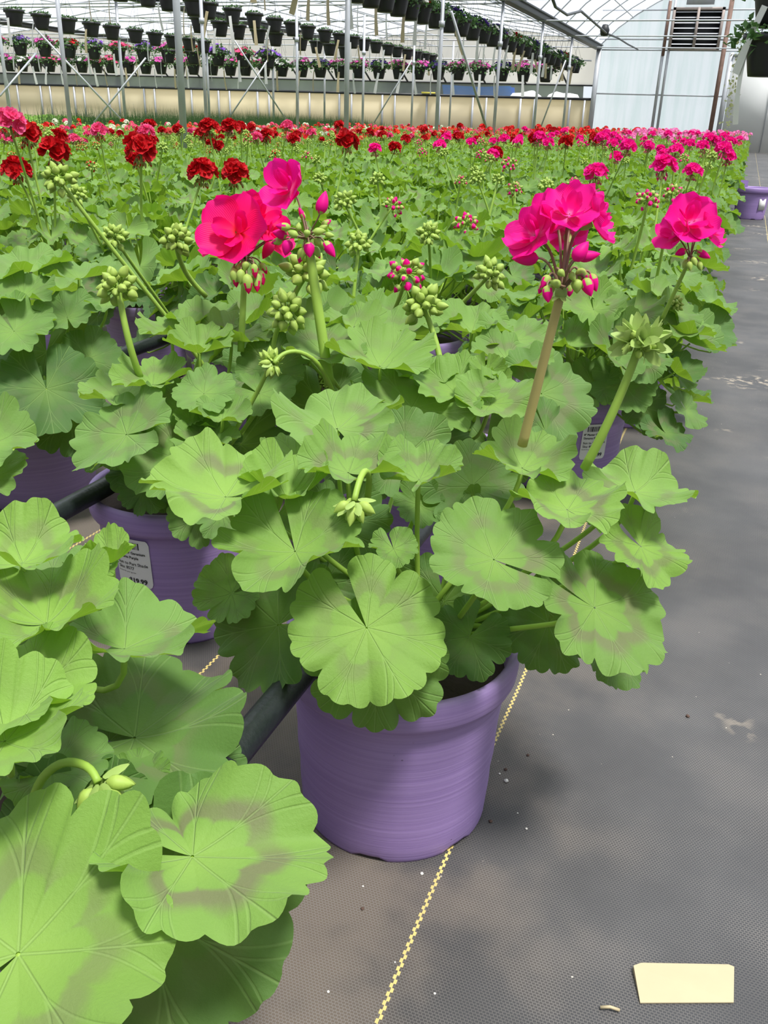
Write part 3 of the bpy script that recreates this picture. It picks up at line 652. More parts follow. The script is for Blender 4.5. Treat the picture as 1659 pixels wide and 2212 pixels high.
# ------------------------------------------------------------------ pots
PR, PH = 0.109, 0.190
def pot_mesh(n=64):
    mb = MB(); b = 0.0905
    prof = [(0.0, 0.004), (b-0.006, 0.004), (b-0.001, 0.0), (b, 0.003)]+[(b+(0.0985-b)*u+0.0006*math.sin(u*30), 0.003+0.150*u) for u in np.linspace(0.1, 1, 8)]
    prof += [(0.0995, 0.1545), (0.106, 0.1565), (0.1085, 0.162), (0.1095, 0.172), (0.1095, 0.181), (0.1075, 0.1865), (0.1035, 0.1875), (0.1005, 0.184), (0.0985, 0.165), (0.095, 0.12)]
    lathe(mb, prof, n)
    V = mb.v[0].reshape(n, -1, 3)      # drainage notches at the foot
    for c in range(0, n, n//6):
        for d in range(3): V[(c+d) % n, 1:5, 2] += 0.004
    return mb.mesh('planter_pot', POT)
POT_ME = pot_mesh()
mb = MB(); lathe(mb, [(0.0, 0.172), (0.03, 0.168), (0.06, 0.171), (0.085, 0.166), (0.0985, 0.160)], 24); mb.v[0][:, 2] += RNG.normal(0, 0.002, len(mb.v[0])); SOIL_ME = mb.mesh('soil', SOIL)
def pot_on(t):
    link_mesh('pot', POT_ME, t, rot=(0, 0, RNG.uniform(0, 1))); link_mesh('soil', SOIL_ME, t)
def text_mesh(txt, size, weight=0.0):
    cu = bpy.data.curves.new('t', 'FONT'); cu.body = txt; cu.size = size; cu.offset = weight; cu.resolution_u = 2
    o = bpy.data.objects.new('t', cu); C.objects.link(o); bpy.context.view_layer.update()
    me = bpy.data.meshes.new_from_object(o.evaluated_get(bpy.context.evaluated_depsgraph_get()))
    V = np.array([v.co[:] for v in me.vertices]); T = [tuple(p.vertices) for p in me.polygons]
    bpy.data.objects.remove(o); return V, T
def sticker(t, ang, tilt=0.0, zc_=0.112):
    """price sticker wrapped on the pot wall at world angle ang"""
    w, h, zc = 0.050, 0.066, zc_
    def wrap(x, y, off):
        x, y = x*math.cos(tilt)-y*math.sin(tilt), x*math.sin(tilt)+y*math.cos(tilt)
        z = zc+y; rr = 0.0905+(0.0985-0.0905)*(z-0.003)/0.150+off; a = ang+x/rr
        return rr*np.cos(a), rr*np.sin(a), z
    mb = MB(); U, V_ = np.meshgrid(np.linspace(-1, 1, 14), np.linspace(-1, 1, 12), indexing='ij'); U, V_ = U.ravel(), V_.ravel()
    k = np.where((np.abs(U) > 0.99) & (np.abs(V_) > 0.99), 0.94, 1.0)
    x, y, z = wrap(U*k*w/2, V_*k*h/2, 0.0012); mb.add(np.stack([x, y, z], 1), grid_quads(14, 12)); st = mb.obj('price_sticker', PAPER, t)
    mb = MB(); rr = np.random.default_rng(5); xx = -0.5
    xx = -0.34
    while xx < 0.25:
        b = rr.choice([0.012, 0.02, 0.03]); X0, X1 = xx*w, (xx+b)*w
        a = [wrap(np.array(q[0]), np.array(q[1]), 0.0017) for q in ((X0, h*0.30), (X1, h*0.30), (X1, h*0.44), (X0, h*0.44))]
        mb.add(np.array(a), [(0, 1, 2, 3)]); xx += b+rr.choice([0.012, 0.02, 0.026])
    for txt, s, yy, xo, wt in (('8" Planter Geranium', 0.0050, 0.19, -0.44, 0.00012), ('Dynamo Purple', 0.0050, 0.09, -0.44, 0.00012), ('Sun to Part Shade', 0.0060, -0.05, -0.44, 0.00005), ('Sku: 8577', 0.0060, -0.15, -0.44, 0.00005), ('Grown for your garden', 0.0028, -0.22, -0.46, 0), ('$19.99', 0.0095, -0.42, -0.16, 0.0003)):
        V, T = text_mesh(txt, s, wt)
        if len(V) == 0: continue
        X = np.clip(V[:, 0]+xo*w, -w*0.47, w*0.47); x, y, z = wrap(X, V[:, 1]+yy*h, 0.0017); s0 = mb.n
        mb.add(np.stack([x, y, z], 1), [q for q in T if len(q) == 4], [q for q in T if len(q) == 3])
    mb.obj('print', INK, st)

# ------------------------------------------------------------------ head library shared by plants
hr = np.random.default_rng(21)
HEAD = {}
for c in ('magenta', 'rose', 'red', 'pink', 'salmon', 'orange', 'white'):
    HEAD[c] = [(hanging_buds(hr, 12, 0.032, 0.3).mesh('buds', [BUD_DARK, PEDICEL, PET[c]]), bloom_cluster(hr, 12 if c != 'magenta' else 10).mesh('blooms', PET[c])) for _ in range(2)]
    HEAD[c+'_bud'] = [bud_umbel(hr, 0.032, 22, c, 0.35).mesh('bud_umbel', [BUD, STEM, PET[c]]) for _ in range(2)]
HEAD['bud'] = [bud_umbel(hr, 0.026, 26).mesh('bud_umbel', [BUD, STEM, BUD]) for _ in range(3)]
def nod_mesh(rng):
    mb = MB()
    for d in sphere_dirs(9, rng, 0.1, 1): bud(mb, d*0.004, d+np.array([0, 0, 0.4]), rng.uniform(0.013, 0.018), 0.0045, rng, 0)
    for d in sphere_dirs(7, rng, -0.2, 0.5): sepals(mb, d*0.003, d+np.array([0, 0, 0.8]), 0.014, rng, 1, 2, 0.4)
    return mb.mesh('nodding_buds', [BUD, SEPAL])
HEAD['nod'] = [nod_mesh(hr) for _ in range(2)]

def stem_curve(base, hub, rng, sway=0.012, n=12):
    base, hub = np.asarray(base, float), np.asarray(hub, float); L_ = np.linalg.norm(hub-base)
    s = np.append(rng.normal(0, sway, 2), 0)
    return bez(base, base+(hub-base)*0.3+s+[0, 0, L_*0.06], base+(hub-base)*0.68+s*0.6, hub, n)
def flower(t, hub, kind, rng, scale=1.0, base=None, red=False, r=0.0030, axis=None, curve=None):
    """flower_stem and flower_head as parts of plant t; hub in world space"""
    o = np.array(t.location); inv = lambda p: np.asarray(p, float)-o
    if base is None: base = o+np.array([rng.normal(0, 0.02), rng.normal(0, 0.02), 0.20])+np.array([1, 1, 0])*(np.asarray(hub)-o)*0.45
    pts = stem_curve(inv(base), inv(hub), rng) if curve is None else np.array([inv(p) for p in curve])
    mb = MB(); tube(mb, pts, np.linspace(r*1.1, r*0.9, len(pts)), 8); mb.obj('flower_stem', STEM_RED if red else STEM, t)
    d = pts[-1]-pts[-2]; d /= np.linalg.norm(d)
    if axis is not None: d = np.asarray(axis)/np.linalg.norm(axis)
    elif kind in PET: d = d*0.3+np.array([0, 0, 1.0])
    me = HEAD[kind][rng.integers(len(HEAD[kind]))]
    q = Vector(d).to_track_quat('Z', 'Y').to_euler()
    if isinstance(me, tuple):
        h = link_mesh('flower_head', me[0], t, pts[-1], q, scale); b = link_mesh('blooms', me[1], h, rot=(0, 0, rng.uniform(0, 6)))
    else: h = link_mesh('flower_head', me, t, pts[-1], q, scale)
    return h

# ------------------------------------------------------------------ generic plant prototypes
def foliage_pair(seed, nleaf=36, nA=56, nR=5, spread=0.2, low=False):
    r = np.random.default_rng(seed); fm, sm = MB(), MB(); leaves = []
    for i in range(nleaf):
        u = (i+0.5)/nleaf; el = math.acos(1-u*1.02 if u < 0.98 else 0.0); az = i*2.39996+r.normal(0, 0.25)
        el = min(el, 1.52)*r.uniform(0.86, 1.08); rad = spread*r.uniform(0.72, 1.08)
        P = np.array([math.sin(el)*math.cos(az)*rad, math.sin(el)*math.sin(az)*rad, 0.205+math.cos(el)*0.165*r.uniform(0.75, 1.15)-0.05*(el > 1.35)])
        tilt = el*0.50*r.uniform(0.5, 1.25); n = np.array([math.sin(tilt)*math.cos(az+r.normal(0, 0.4)), math.sin(tilt)*math.sin(az+r.normal(0, 0.4)), math.cos(tilt)])
        R = r.uniform(0.040, 0.062) if u > 0.12 else r.uniform(0.028, 0.042)
        age_shade = np.clip(0.74-u*0.95+r.normal(0, 0.13), 0.0, 1)  # lower leaves darker: older green, plus canopy shade painted into the tint
        tip = np.array([math.cos(az), math.sin(az), -0.3]) @ np.eye(3)+r.normal(0, 0.3, 3)
        add_leaf(fm, P, n, tip, R, r, nA, nR, (age_shade, r.uniform(0, 0.85), r.uniform(0.1, 0.9)), gap=r.uniform(0.02, 0.35), cup=r.uniform(0.02, 0.42), ruf=r.uniform(0.08, 0.22), fold=r.uniform(-0.1, 0.4), bend=r.uniform(-0.4, 0.1), edge=r.uniform(0.03, 0.08))
        if not low: petiole(sm, P, n, (0.02*math.cos(az), 0.02*math.sin(az), 0.17+0.07*r.random()), 0.0017, 0, 7, 5)
    if not low:
        for i in range(5):
            az = i*1.3; tube(sm, bez((0.02*math.cos(az), 0.02*math.sin(az), 0.165), (0.03*math.cos(az), 0.03*math.sin(az), 0.2), (0.04*math.cos(az), 0.04*math.sin(az), 0.23), (0.05*math.cos(az), 0.05*math.sin(az), 0.27), 6), 0.005, 7)
    return fm, sm
PROTO = []
for s_ in range(9):
    f_, s2 = foliage_pair(100+s_, 40 if s_ % 2 else 34, 63, 6); PROTO.append((f_.mesh('foliage', LEAF), s2.mesh('leaf_stalks', STEM)))
def generic_plant(x, y, label, grp, rng, proto=None, rz=None, s=1.0):
    t = empty('potted_geranium', (x, y, 0)); tag(t, label, 'potted plant', grp)
    pot_on(t); k = rng.integers(len(PROTO)) if proto is None else proto; rz = rng.uniform(0, 6.28) if rz is None else rz
    link_mesh('foliage', PROTO[k][0], t, rot=(0, 0, rz), sc=s); link_mesh('leaf_stalks', PROTO[k][1], t, rot=(0, 0, rz), sc=s)
    return t

# ------------------------------------------------------------------ the nearest plants, leaf by leaf
def hdir(tilt, az):   # leaf facing: tilt from straight up (deg), az 0 towards the viewer, 90 to the viewer's right
    t_, a = math.radians(tilt), math.radians(az); return UP*math.cos(t_)+math.sin(t_)*(math.cos(a)*(-FWD_H)+math.sin(a)*RIGHT_H)
def tip_dir(deg):     # direction in the picture, 0 right, 90 down
    a = math.radians(deg); return RC @ np.array([math.cos(a), -math.sin(a), 0.0])
def hero_leaf(t, px, py, d, Rpx, tilt, az, tip, tint, seed, stalk=None, **k):
    r = np.random.default_rng(seed); o = np.array(t.location); P = at(px, py, d)-o; n = hdir(tilt, az); R = Rpx*d/F_PX
    mb = MB(); add_leaf(mb, P, n, tip_dir(tip), R, r, 147, 16, tint, **k)
    base = np.array([0.03*np.sign(P[0]), -0.01, 0.20])+r.normal(0, 0.012, 3) if stalk is None else np.array(stalk)
    petiole(mb, P, n, base, 0.0021, 1, 14, 8)
    return mb.obj('leaf', [LEAF, STEM], t)
HERO = {}
def hero_plant(key, x, y, label, leaves, grp='potted geraniums in purple pots'):
    t = empty('potted_geranium', (x, y, 0)); tag(t, label, 'potted plant', grp); HERO[key] = t
    pot_on(t)
    for i, L_ in enumerate(leaves):
        kw = L_[8] if len(L_) > 8 else {}
        hero_leaf(t, *L_[:7], L_[7], hash_seed(key, i), **kw)
    return t
def hash_seed(k, i): return sum(ord(c)*7 for c in k)*31+i*17+3
B_, M_, D_ = (0.88, 0.55, 0.15), (0.62, 0.6, 0.3), (0.16, 0.35, 0.2)  # deep-leaf tints here and below are darkened to stand in for canopy shade
def K(**k): return k
P1_LEAVES = [
    (792, 1356, .655, 168, 38, 4, 66, (.80, .55, .1), K(gap=.15, cup=.05, ruf=.10, fold=-.05, bend=-.12, ph=1.0)),
    (815, 1425, .672, 158, 58, 3, 92, (.36, .35, .2), K(gap=.2, cup=-.05, ruf=.06, bend=-.15)),
    (1067, 1208, .665, 150, 24, 12, 215, (.55, .8, .25), K(gap=.10, cup=.10, ruf=.10, ph=2.2)),
    (637, 1190, .665, 160, 18, -18, 75, (.66, .6, .2), K(gap=.10, cup=0.34, ruf=0.22, ph=.4)),
    (1285, 1312, .70, 158, 32, 35, 30, (.60, .85, .35), K(st=1.15, gap=.02, cup=.04, ruf=.08, bend=-.1, ph=4.0)),
    (1185, 1345, .76, 110, 55, 20, 120, (.15, .3, .2), K(gap=.3, cup=.0, ruf=.05)),
    (1330, 1400, .78, 85, 50, 30, 70, (.2, .3, .2), K(gap=.2, cup=.0, ruf=.05)),
    (600, 1350, .72, 160, 48, -25, 175, (.14, .3, .3), K(gap=.25, cup=.05, ruf=.10, bend=-.2, ph=2.0)),
    (487, 1072, .69, 172, 4, -15, 195, (.92, .9, .15), K(gap=.15, cup=0.22, ruf=0.2, fold=.12, ph=5.1)),
    (620, 1075, .715, 105, 5, 30, 190, (.85, .3, .2), K(gap=.1, cup=0.5, ruf=0.25, fold=.3)),
    (728, 925, .79, 145, 6, 5, 265, (.72, .8, .5), K(gap=.15, cup=0.22, ruf=0.2, fold=.1, ph=2.8)),
    (752, 1020, .71, 112, 8, 0, 250, (.70, .75, .35), K(gap=.2, cup=0.42, ruf=0.24, ph=.9)),
    (905, 1035, .72, 95, 12, 5, 285, (.66, .7, .5), K(gap=.1, cup=0.5, ruf=0.2, ph=3.1)),
    (1128, 1010, .73, 112, 8, 0, 260, (.74, .65, .4), K(gap=.1, cup=0.4, ruf=0.24, ph=1.8)),
    (1225, 1100, .69, 122, 2, 5, 262, (.84, .95, .1), K(gap=.1, cup=0.24, ruf=0.2, ph=2.4)),
    (1372, 1062, .74, 125, 5, 25, 300, (.74, .8, .4), K(gap=.15, cup=0.2, ruf=0.24, ph=.2)),
    (1385, 1180, .72, 105, 36, 40, 40, (.85, .8, .1), K(gap=.2, cup=0.15, ruf=0.25, ph=1.2)),
    (850, 1185, .70, 57, 20, 5, 80, (.55, .3, .3), K(gap=.1, cup=0.15, ruf=0.2)),
    (875, 985, .86, 112, 48, 5, 270, (.2, .4, .4), K(gap=.2, cup=.08, ruf=.08)),
    (1020, 1050, .80, 112, 40, 5, 270, (.28, .4, .3), K(gap=.2, cup=.08, ruf=.08)),
    (700, 1262, .76, 105, 55, 0, 90, (.16, .3, .3), K(gap=.2, cup=.0, ruf=.06)),
    (960, 1300, .77, 120, 60, 5, 90, (.14, .3, .2), K(gap=.2, cup=.0, ruf=.06)),
    (1015, 1375, .735, 92, 44, 0, 120, (.12, .2, .2), K(gap=.2, cup=.05, ruf=.1)),
    (500, 1282, .74, 78, 45, -20, 160, (.55, .2, .4), K(gap=.2, cup=.3, ruf=.1)),
    (640, 985, .80, 80, 10, -20, 200, (.7, .3, .3), K(gap=.2, cup=.25, ruf=.12)),
    (600, 1110, .76, 60, 45, 0, 120, (.6, .2, .2), K(gap=.1, cup=.5, ruf=.2)),
    (905, 1090, .79, 60, 40, 10, 90, (.3, .2, .2), K(gap=.1, cup=.3, ruf=.12)),
    (1040, 1110, .80, 60, 40, 10, 90, (.35, .2, .2), K(gap=.1, cup=.5, ruf=.22)),
    (1290, 1130, .74, 42, 40, 20, 20, (.6, .1, .2), K(gap=.1, cup=.5, ruf=.22)),
    (560, 1100, .74, 50, 40, -20, 150, (.6, .1, .2), K(gap=.1, cup=.5, ruf=.22)),
    (830, 1290, .80, 110, 60, 0, 90, (.12, .2, .2), K(gap=.2, cup=.0, ruf=.06)),
    (1150, 1290, .80, 100, 60, 10, 90, (.12, .2, .2), K(gap=.2, cup=.0, ruf=.06)),
    (740, 1130, .79, 110, 45, 0, 90, (.14, .2, .2), K(gap=.2, cup=.0, ruf=.06)),
]
P1 = hero_plant('P1', -.22, .655, 'geranium in the front purple pot beside the yellow floor line, bearing one magenta flower head', P1_LEAVES)
P0_LEAVES = [
    (38, 2060, .43, 350, 18, 10, 300, (.80, .55, .1), K(gap=.12, cup=0.2, ruf=0.16, fold=.0, ph=.8)),
    (415, 1848, .475, 202, 4, 12, 8, (.78, .95, .3), K(st=1.45, gap=.10, cup=0.18, ruf=0.24, fold=.05, ph=3.6)),
    (290, 1592, .60, 250, 4, 5, 350, (.26, .5, .3), K(gap=.3, cup=0.15, ruf=0.16, ph=1.0)),
    (235, 1600, .62, 125, 6, -10, 230, (.24, .4, .3), K(gap=.3, cup=0.15, ruf=0.16)),
    (112, 1665, .56, 125, 6, 5, 320, (.42, .4, .7), K(gap=.3, cup=0.2, ruf=0.2)),
    (320, 1975, .51, 320, 62, 20, 78, (.22, .3, .1), K(gap=.25, cup=.05, ruf=.08)),
    (10, 1690, .56, 80, 8, 0, 270, (.4, .2, .5), K(gap=.2, cup=.4, ruf=.2)),
    (300, 1680, .57, 70, 4, 0, 340, (.5, .2, .2), K(gap=.2, cup=.3, ruf=.15)),
    (170, 1800, .55, 180, 50, 0, 90, (.12, .2, .1), K(gap=.2, cup=.0, ruf=.06)),
    (150, 1990, .56, 230, 60, 0, 90, (.12, .2, .1), K(gap=.2, cup=.0, ruf=.06)),
    (420, 1690, .60, 120, 50, 20, 60, (.2, .2, .1), K(gap=.2, cup=.0, ruf=.08)),
]
P0 = hero_plant('P0', -.37, .335, 'potted geranium in the bottom left corner with the biggest leaves of all', P0_LEAVES)
BL = [
    (48, 1215, .56, 130, 4, 20, 280, (.88, .6, .1), K(gap=.1, cup=0.45, ruf=0.24, ph=.3)),
    (240, 1215, .60, 60, -8, 60, 320, (.90, .2, .1), K(gap=.1, cup=0.5, ruf=0.2, fold=.5)),
    (100, 1345, .54, 168, 2, 10, 290, (.90, .7, .05), K(gap=.1, cup=0.5, ruf=0.22, ph=1.4)),
    (268, 1400, .57, 160, -8, 20, 350, (.60, .8, .6), K(st=1.25, gap=.15, cup=0.28, ruf=0.26, ph=2.2)),
    (40, 1515, .50, 165, 4, 10, 300, (.90, .5, .1), K(gap=.1, cup=0.35, ruf=0.22, ph=.3)),
    (10, 1600, .47, 190, 6, 0, 330, (.92, .3, .1), K(gap=.1, cup=0.45, ruf=0.2, ph=2.6)),
    (110, 1270, .62, 115, 20, 10, 300, (.45, .3, .8), K(gap=.2, cup=0.15, ruf=0.15)),
    (200, 1240, .60, 60, 0, 10, 300, (.85, .2, .1), K(gap=.1, cup=.45, ruf=.2)),
    (10, 1420, .60, 130, 45, 0, 90, (.14, .2, .3), K(gap=.2, cup=.0, ruf=.06)),
]
PB = hero_plant('PB', -.61, .50, 'potted geranium at the left edge with bright cupped leaves, before the stickered pot', BL)
PL_LEAVES = [
    (272, 938, .98, 122, 36, -45, 200, (.56, .55, .9), K(gap=.1, cup=.14, ruf=.10, ph=2.0)),
    (385, 990, .99, 118, 34, -15, 200, (.50, .75, .95), K(gap=.1, cup=.12, ruf=.12, ph=1.0)),
    (240, 985, 1.02, 70, 30, -40, 150, (.45, .4, .6), K(gap=.1, cup=.2, ruf=.16)),
    (335, 1010, 1.03, 100, 50, -10, 120, (.10, .2, .2), K(gap=.2, cup=.0, ruf=.06)),
    (440, 850, 1.00, 68, 28, 0, 270, (.52, .3, .8), K(gap=.1, cup=.14, ruf=.10)),
    (480, 905, .98, 65, 8, 5, 270, (.60, .3, .6), K(gap=.1, cup=.4, ruf=.18)),
    (265, 860, 1.05, 95, 8, -30, 200, (.72, .3, .4), K(gap=.1, cup=.3, ruf=.16)),
    (330, 830, 1.03, 90, 8, -10, 230, (.78, .5, .2), K(gap=.1, cup=.38, ruf=.16)),
    (440, 960, .98, 75, 10, 0, 340, (.62, .5, .6), K(gap=.1, cup=.3, ruf=.14)),
    (385, 880, 1.06, 70, 40, 0, 250, (.45, .6, .7), K(gap=.1, cup=.12, ruf=.12)),
    (430, 1110, .99, 70, 60, 10, 90, (.35, .2, .6), K(gap=.2, cup=.0, ruf=.12)),
    (480, 1110, .98, 62, 60, 20, 80, (.3, .2, .6), K(gap=.2, cup=.0, ruf=.12)),
    (310, 1060, 1.00, 60, 60, -10, 100, (.12, .2, .2), K(gap=.2, cup=.0, ruf=.12)),
    (560, 850, 1.05, 72, 25, 0, 40, (.45, .3, .6), K(gap=.1, cup=.12, ruf=.12)),
    (590, 800, 1.08, 85, 50, -10, 230, (.25, .3, .5), K(gap=.1, cup=.05, ruf=.08)),
    (430, 760, 1.05, 80, 6, 0, 250, (.7, .3, .3), K(gap=.1, cup=.5, ruf=.16)),
    (500, 735, 1.10, 85, 6, 20, 300, (.66, .4, .4), K(gap=.1, cup=.3, ruf=.18)),
    (370, 720, 1.12, 75, 6, -20, 220, (.72, .3, .3), K(gap=.1, cup=.35, ruf=.16)),
    (440, 700, 1.14, 80, 8, 0, 250, (.6, .4, .5), K(gap=.1, cup=.3, ruf=.16)),
    (400, 925, 1.10, 130, 55, 0, 90, (.10, .2, .2), K(gap=.2, cup=.0, ruf=.06)),
    (520, 960, 1.10, 120, 55, 0, 90, (.08, .2, .2), K(gap=.2, cup=.0, ruf=.06)),
    (410, 905, 1.0, 35, 40, 0, 90, (.6, .1, .2), K(gap=.1, cup=.6, ruf=.28)),
    (445, 915, 1.0, 30, 30, 30, 20, (.6, .1, .2), K(gap=.1, cup=.6, ruf=.28)),
]
PL = hero_plant('PL', -.607, .88, 'potted geranium in the purple pot with a white price sticker, left of the front pot', PL_LEAVES)
PM_LEAVES = [
    (1170, 850, 1.10, 118, 46, 25, 20, (.30, .7, .4), K(gap=.1, cup=.05, ruf=.10, ph=1.0)),
    (1180, 935, 1.08, 80, 62, 40, 60, (.22, .5, .4), K(gap=.1, cup=.0, ruf=.08)),
    (820, 790, 1.02, 120, 6, 5, 260, (.78, .5, .3), K(gap=.1, cup=.40, ruf=.16, ph=2.0)),
    (700, 760, 1.05, 95, 12, -10, 240, (.62, .6, .5), K(gap=.1, cup=.25, ruf=.15)),
    (890, 880, 1.00, 150, 12, 10, 330, (.55, .3, .3), K(gap=.1, cup=.25, ruf=.14)),
    (985, 850, 1.00, 100, 14, 0, 280, (.70, .6, .3), K(gap=.1, cup=.3, ruf=.16)),
    (1060, 870, .98, 95, 20, 15, 20, (.68, .6, .3), K(gap=.1, cup=.3, ruf=.18)),
    (930, 820, 1.05, 80, 8, 0, 300, (.72, .5, .3), K(gap=.1, cup=.35, ruf=.16)),
    (1100, 780, 1.12, 90, 14, 10, 320, (.58, .7, .4), K(gap=.1, cup=.3, ruf=.16)),
    (1020, 715, 1.18, 85, 12, 5, 280, (.66, .7, .4), K(gap=.1, cup=.35, ruf=.16)),
    (1110, 735, 1.16, 85, 20, 15, 300, (.56, .6, .5), K(gap=.1, cup=.2, ruf=.14)),
    (760, 710, 1.12, 80, 8, -5, 250, (.70, .4, .3), K(gap=.1, cup=.3, ruf=.18)),
    (850, 720, 1.15, 90, 10, 5, 270, (.60, .5, .4), K(gap=.1, cup=.3, ruf=.16)),
    (930, 700, 1.2, 70, 8, 5, 280, (.66, .4, .4), K(gap=.1, cup=.3, ruf=.16)),
    (640, 710, 1.12, 80, 10, -20, 230, (.60, .4, .5), K(gap=.1, cup=.3, ruf=.16)),
    (905, 945, 1.06, 110, 45, 0, 270, (.12, .3, .3), K(gap=.2, cup=.05, ruf=.08)),
    (800, 960, 1.1, 120, 50, 0, 90, (.10, .2, .2), K(gap=.2, cup=.0, ruf=.06)),
    (1050, 960, 1.12, 120, 50, 0, 90, (.10, .2, .2), K(gap=.2, cup=.0, ruf=.06)),
    (700, 880, 1.12, 110, 50, 0, 90, (.10, .2, .2), K(gap=.2, cup=.0, ruf=.06)),
    (1050, 805, 1.02, 42, 40, 0, 90, (.7, .1, .1), K(gap=.1, cup=.6, ruf=.3)),
    (1075, 825, 1.02, 34, 30, 40, 20, (.7, .1, .1), K(gap=.1, cup=.6, ruf=.3)),
]
PM = hero_plant('PM', -.33, 1.14, 'potted geranium directly behind the front pot, carrying two tall pink flower heads', PM_LEAVES)
PL2_LEAVES = [
    (30, 715, 1.32, 92, 30, 10, 60, (.55, .2, .9), K(gap=.1, cup=.2, ruf=.14)), (145, 685, 1.36, 72, 30, 0, 250, (.35, .2, .8), K(gap=.1, cup=.2, ruf=.14)),
    (50, 640, 1.36, 80, 10, 0, 250, (.6, .2, .8), K(gap=.1, cup=.3, ruf=.2)), (100, 840, 1.32, 120, 46, 20, 80, (.05, .2, .3), K(gap=.15, cup=.05, ruf=.1)),
    (150, 900, 1.36, 90, 55, 20, 80, (.03, .2, .2), K(gap=.15, cup=.05, ruf=.1)), (20, 860, 1.34, 100, 50, -10, 90, (.04, .2, .2), K(gap=.15, cup=.05, ruf=.1)),
    (190, 775, 1.38, 75, 45, 20, 20, (.10, .2, .5), K(gap=.15, cup=.1, ruf=.12)), (170, 600, 1.42, 80, 6, 0, 250, (.6, .2, .7), K(gap=.1, cup=.3, ruf=.2)),
    (60, 585, 1.42, 90, 6, 0, 250, (.65, .2, .6), K(gap=.1, cup=.3, ruf=.2)), (230, 660, 1.40, 60, 6, 20, 300, (.5, .2, .7), K(gap=.1, cup=.3, ruf=.2)),
    (-20, 960, 1.10, 105, 22, 20, 20, (.62, .2, .7), K(gap=.1, cup=.3, ruf=.22)), (-25, 1030, 1.10, 90, 22, 10, 60, (.58, .2, .7), K(gap=.1, cup=.3, ruf=.22)), (100, 760, 1.42, 110, 50, 0, 90, (.04, .2, .3), K(gap=.15, cup=.05, ruf=.1))]
PL2 = hero_plant('PL2', -1.05, 1.12, 'potted geranium whose dark shaded pot stands left of the stickered pot', PL2_LEAVES)
sticker(PL, math.radians(-92), 0.0, 0.116)

# ------------------------------------------------------------------ hero flower heads
def hero_head(t, hub, base, name_c, florets, buds, seed, r=0.0036, red=True, mid=None):
    """hub/base world; florets: (px,py,d,Rpx,tilt,az,openness[,colour]); buds: (px,py,d,len_px,width_px,dir_deg,tip)"""
    rr = np.random.default_rng(seed); o = np.array(t.location); hubl = np.asarray(hub)-o
    mb = MB(); b0 = np.asarray(base)-o; m0 = (b0+hubl)/2+([0, 0, 0] if mid is None else mid)
    pts = bez(b0, b0+(m0-b0)*0.7, m0+(hubl-m0)*0.3, hubl, 16); tube(mb, pts, np.linspace(r*1.15, r*0.95, 16), 12)
    mb.obj('flower_stem', STEM_RED if red else STEM, t)
    mb = MB(); lathe(mb, [(r, -0.004), (0.0046, -0.002), (0.0046, 0.002), (0.003, 0.004), (0.0003, 0.005)], 12, 3, hubl)
    sepals(mb, hubl, (0, 0, -1), 0.010, rr, 3, 5, 1.0)
    for (px, py, d, Lp, Wp, deg, tip) in buds:
        e = at(px, py, d)-o; s = d/F_PX; dirv = tip_dir(deg)+rr.normal(0, 0.15, 3); dirv /= np.linalg.norm(dirv); L_ = Lp*s; st = e-dirv*L_*0.5
        c1 = hubl+(st-hubl)*0.4+np.array([0, 0, 0.006]); c2 = st-dirv*0.007
        tube(mb, bez(hubl, c1, c2, st+dirv*0.001, 8), 0.0009, 6, 1, cap=False)
        bud(mb, st, dirv, L_, Wp*s*0.5, rr, 0, 2, tip, 12, 9)
        if tip > 0.5: sepals(mb, st, dirv, L_*0.62, rr, 3, 5, 0.30)
    peds = []
    for f in florets:
        c = at(f[0], f[1], f[2])-o; n = hdir(f[4], f[5]); back = c-n*0.012
        tube(mb, bez(hubl, hubl+(back-hubl)*0.35+[0, 0, 0.006], back-n*0.012, back, 8), 0.0012, 6, 1, cap=False)
        tube(mb, bez(back-n*0.003, back, back+n*0.003, back+n*0.007, 5), [0.0014, 0.0026, 0.0034, 0.0034, 0.003], 8, 3, cap=False)
    h = mb.obj('flower_head', [BUD, PEDICEL, PET[name_c], SEPAL], t)
    for i, f in enumerate(florets):
        fb = MB(); c = at(f[0], f[1], f[2])-o; floret(fb, c-hdir(f[4], f[5])*0.004, hdir(f[4], f[5]), f[3]*f[2]/F_PX, np.random.default_rng(seed+i), 0, 12, 12, True, f[6])
        fb.obj('floret', PET[f[7] if len(f) > 7 else name_c], h)
    return h
hd = .655
hero_head(P1, at(1212, 632, hd), at(1128, 962, .72), 'magenta',
    [(1150, 505, .645, 62, 62, -55, .45), (1232, 455, .64, 66, 38, -5, .45), (1190, 470, .67, 60, 55, -40, .55), (1292, 475, .655, 62, 62, 75, .45), (1262, 430, .68, 52, 30, 60, .5), (1225, 500, .69, 50, 60, 180, .4)],
    [(1135, 558, .65, 58, 34, 190, .95), (1255, 543, .63, 52, 34, 320, .95), (1272, 553, .635, 50, 26, 350, .9), (1200, 612, .64, 26, 20, 200, 0), (1178, 608, .65, 34, 22, 110, .35), (1183, 635, .645, 40, 26, 95, .45), (1170, 620, .66, 34, 18, 100, .3),
     (1237, 598, .64, 24, 16, 80, 0), (1246, 618, .645, 32, 26, 80, 0), (1258, 595, .65, 36, 26, 60, .4), (1270, 620, .645, 44, 30, 62, .5), (1282, 610, .65, 42, 24, 65, .6), (1230, 628, .67, 26, 20, 95, .4), (1213, 590, .63, 20, 16, 70, 0), (1192, 625, .67, 26, 16, 110, 0)], 41)
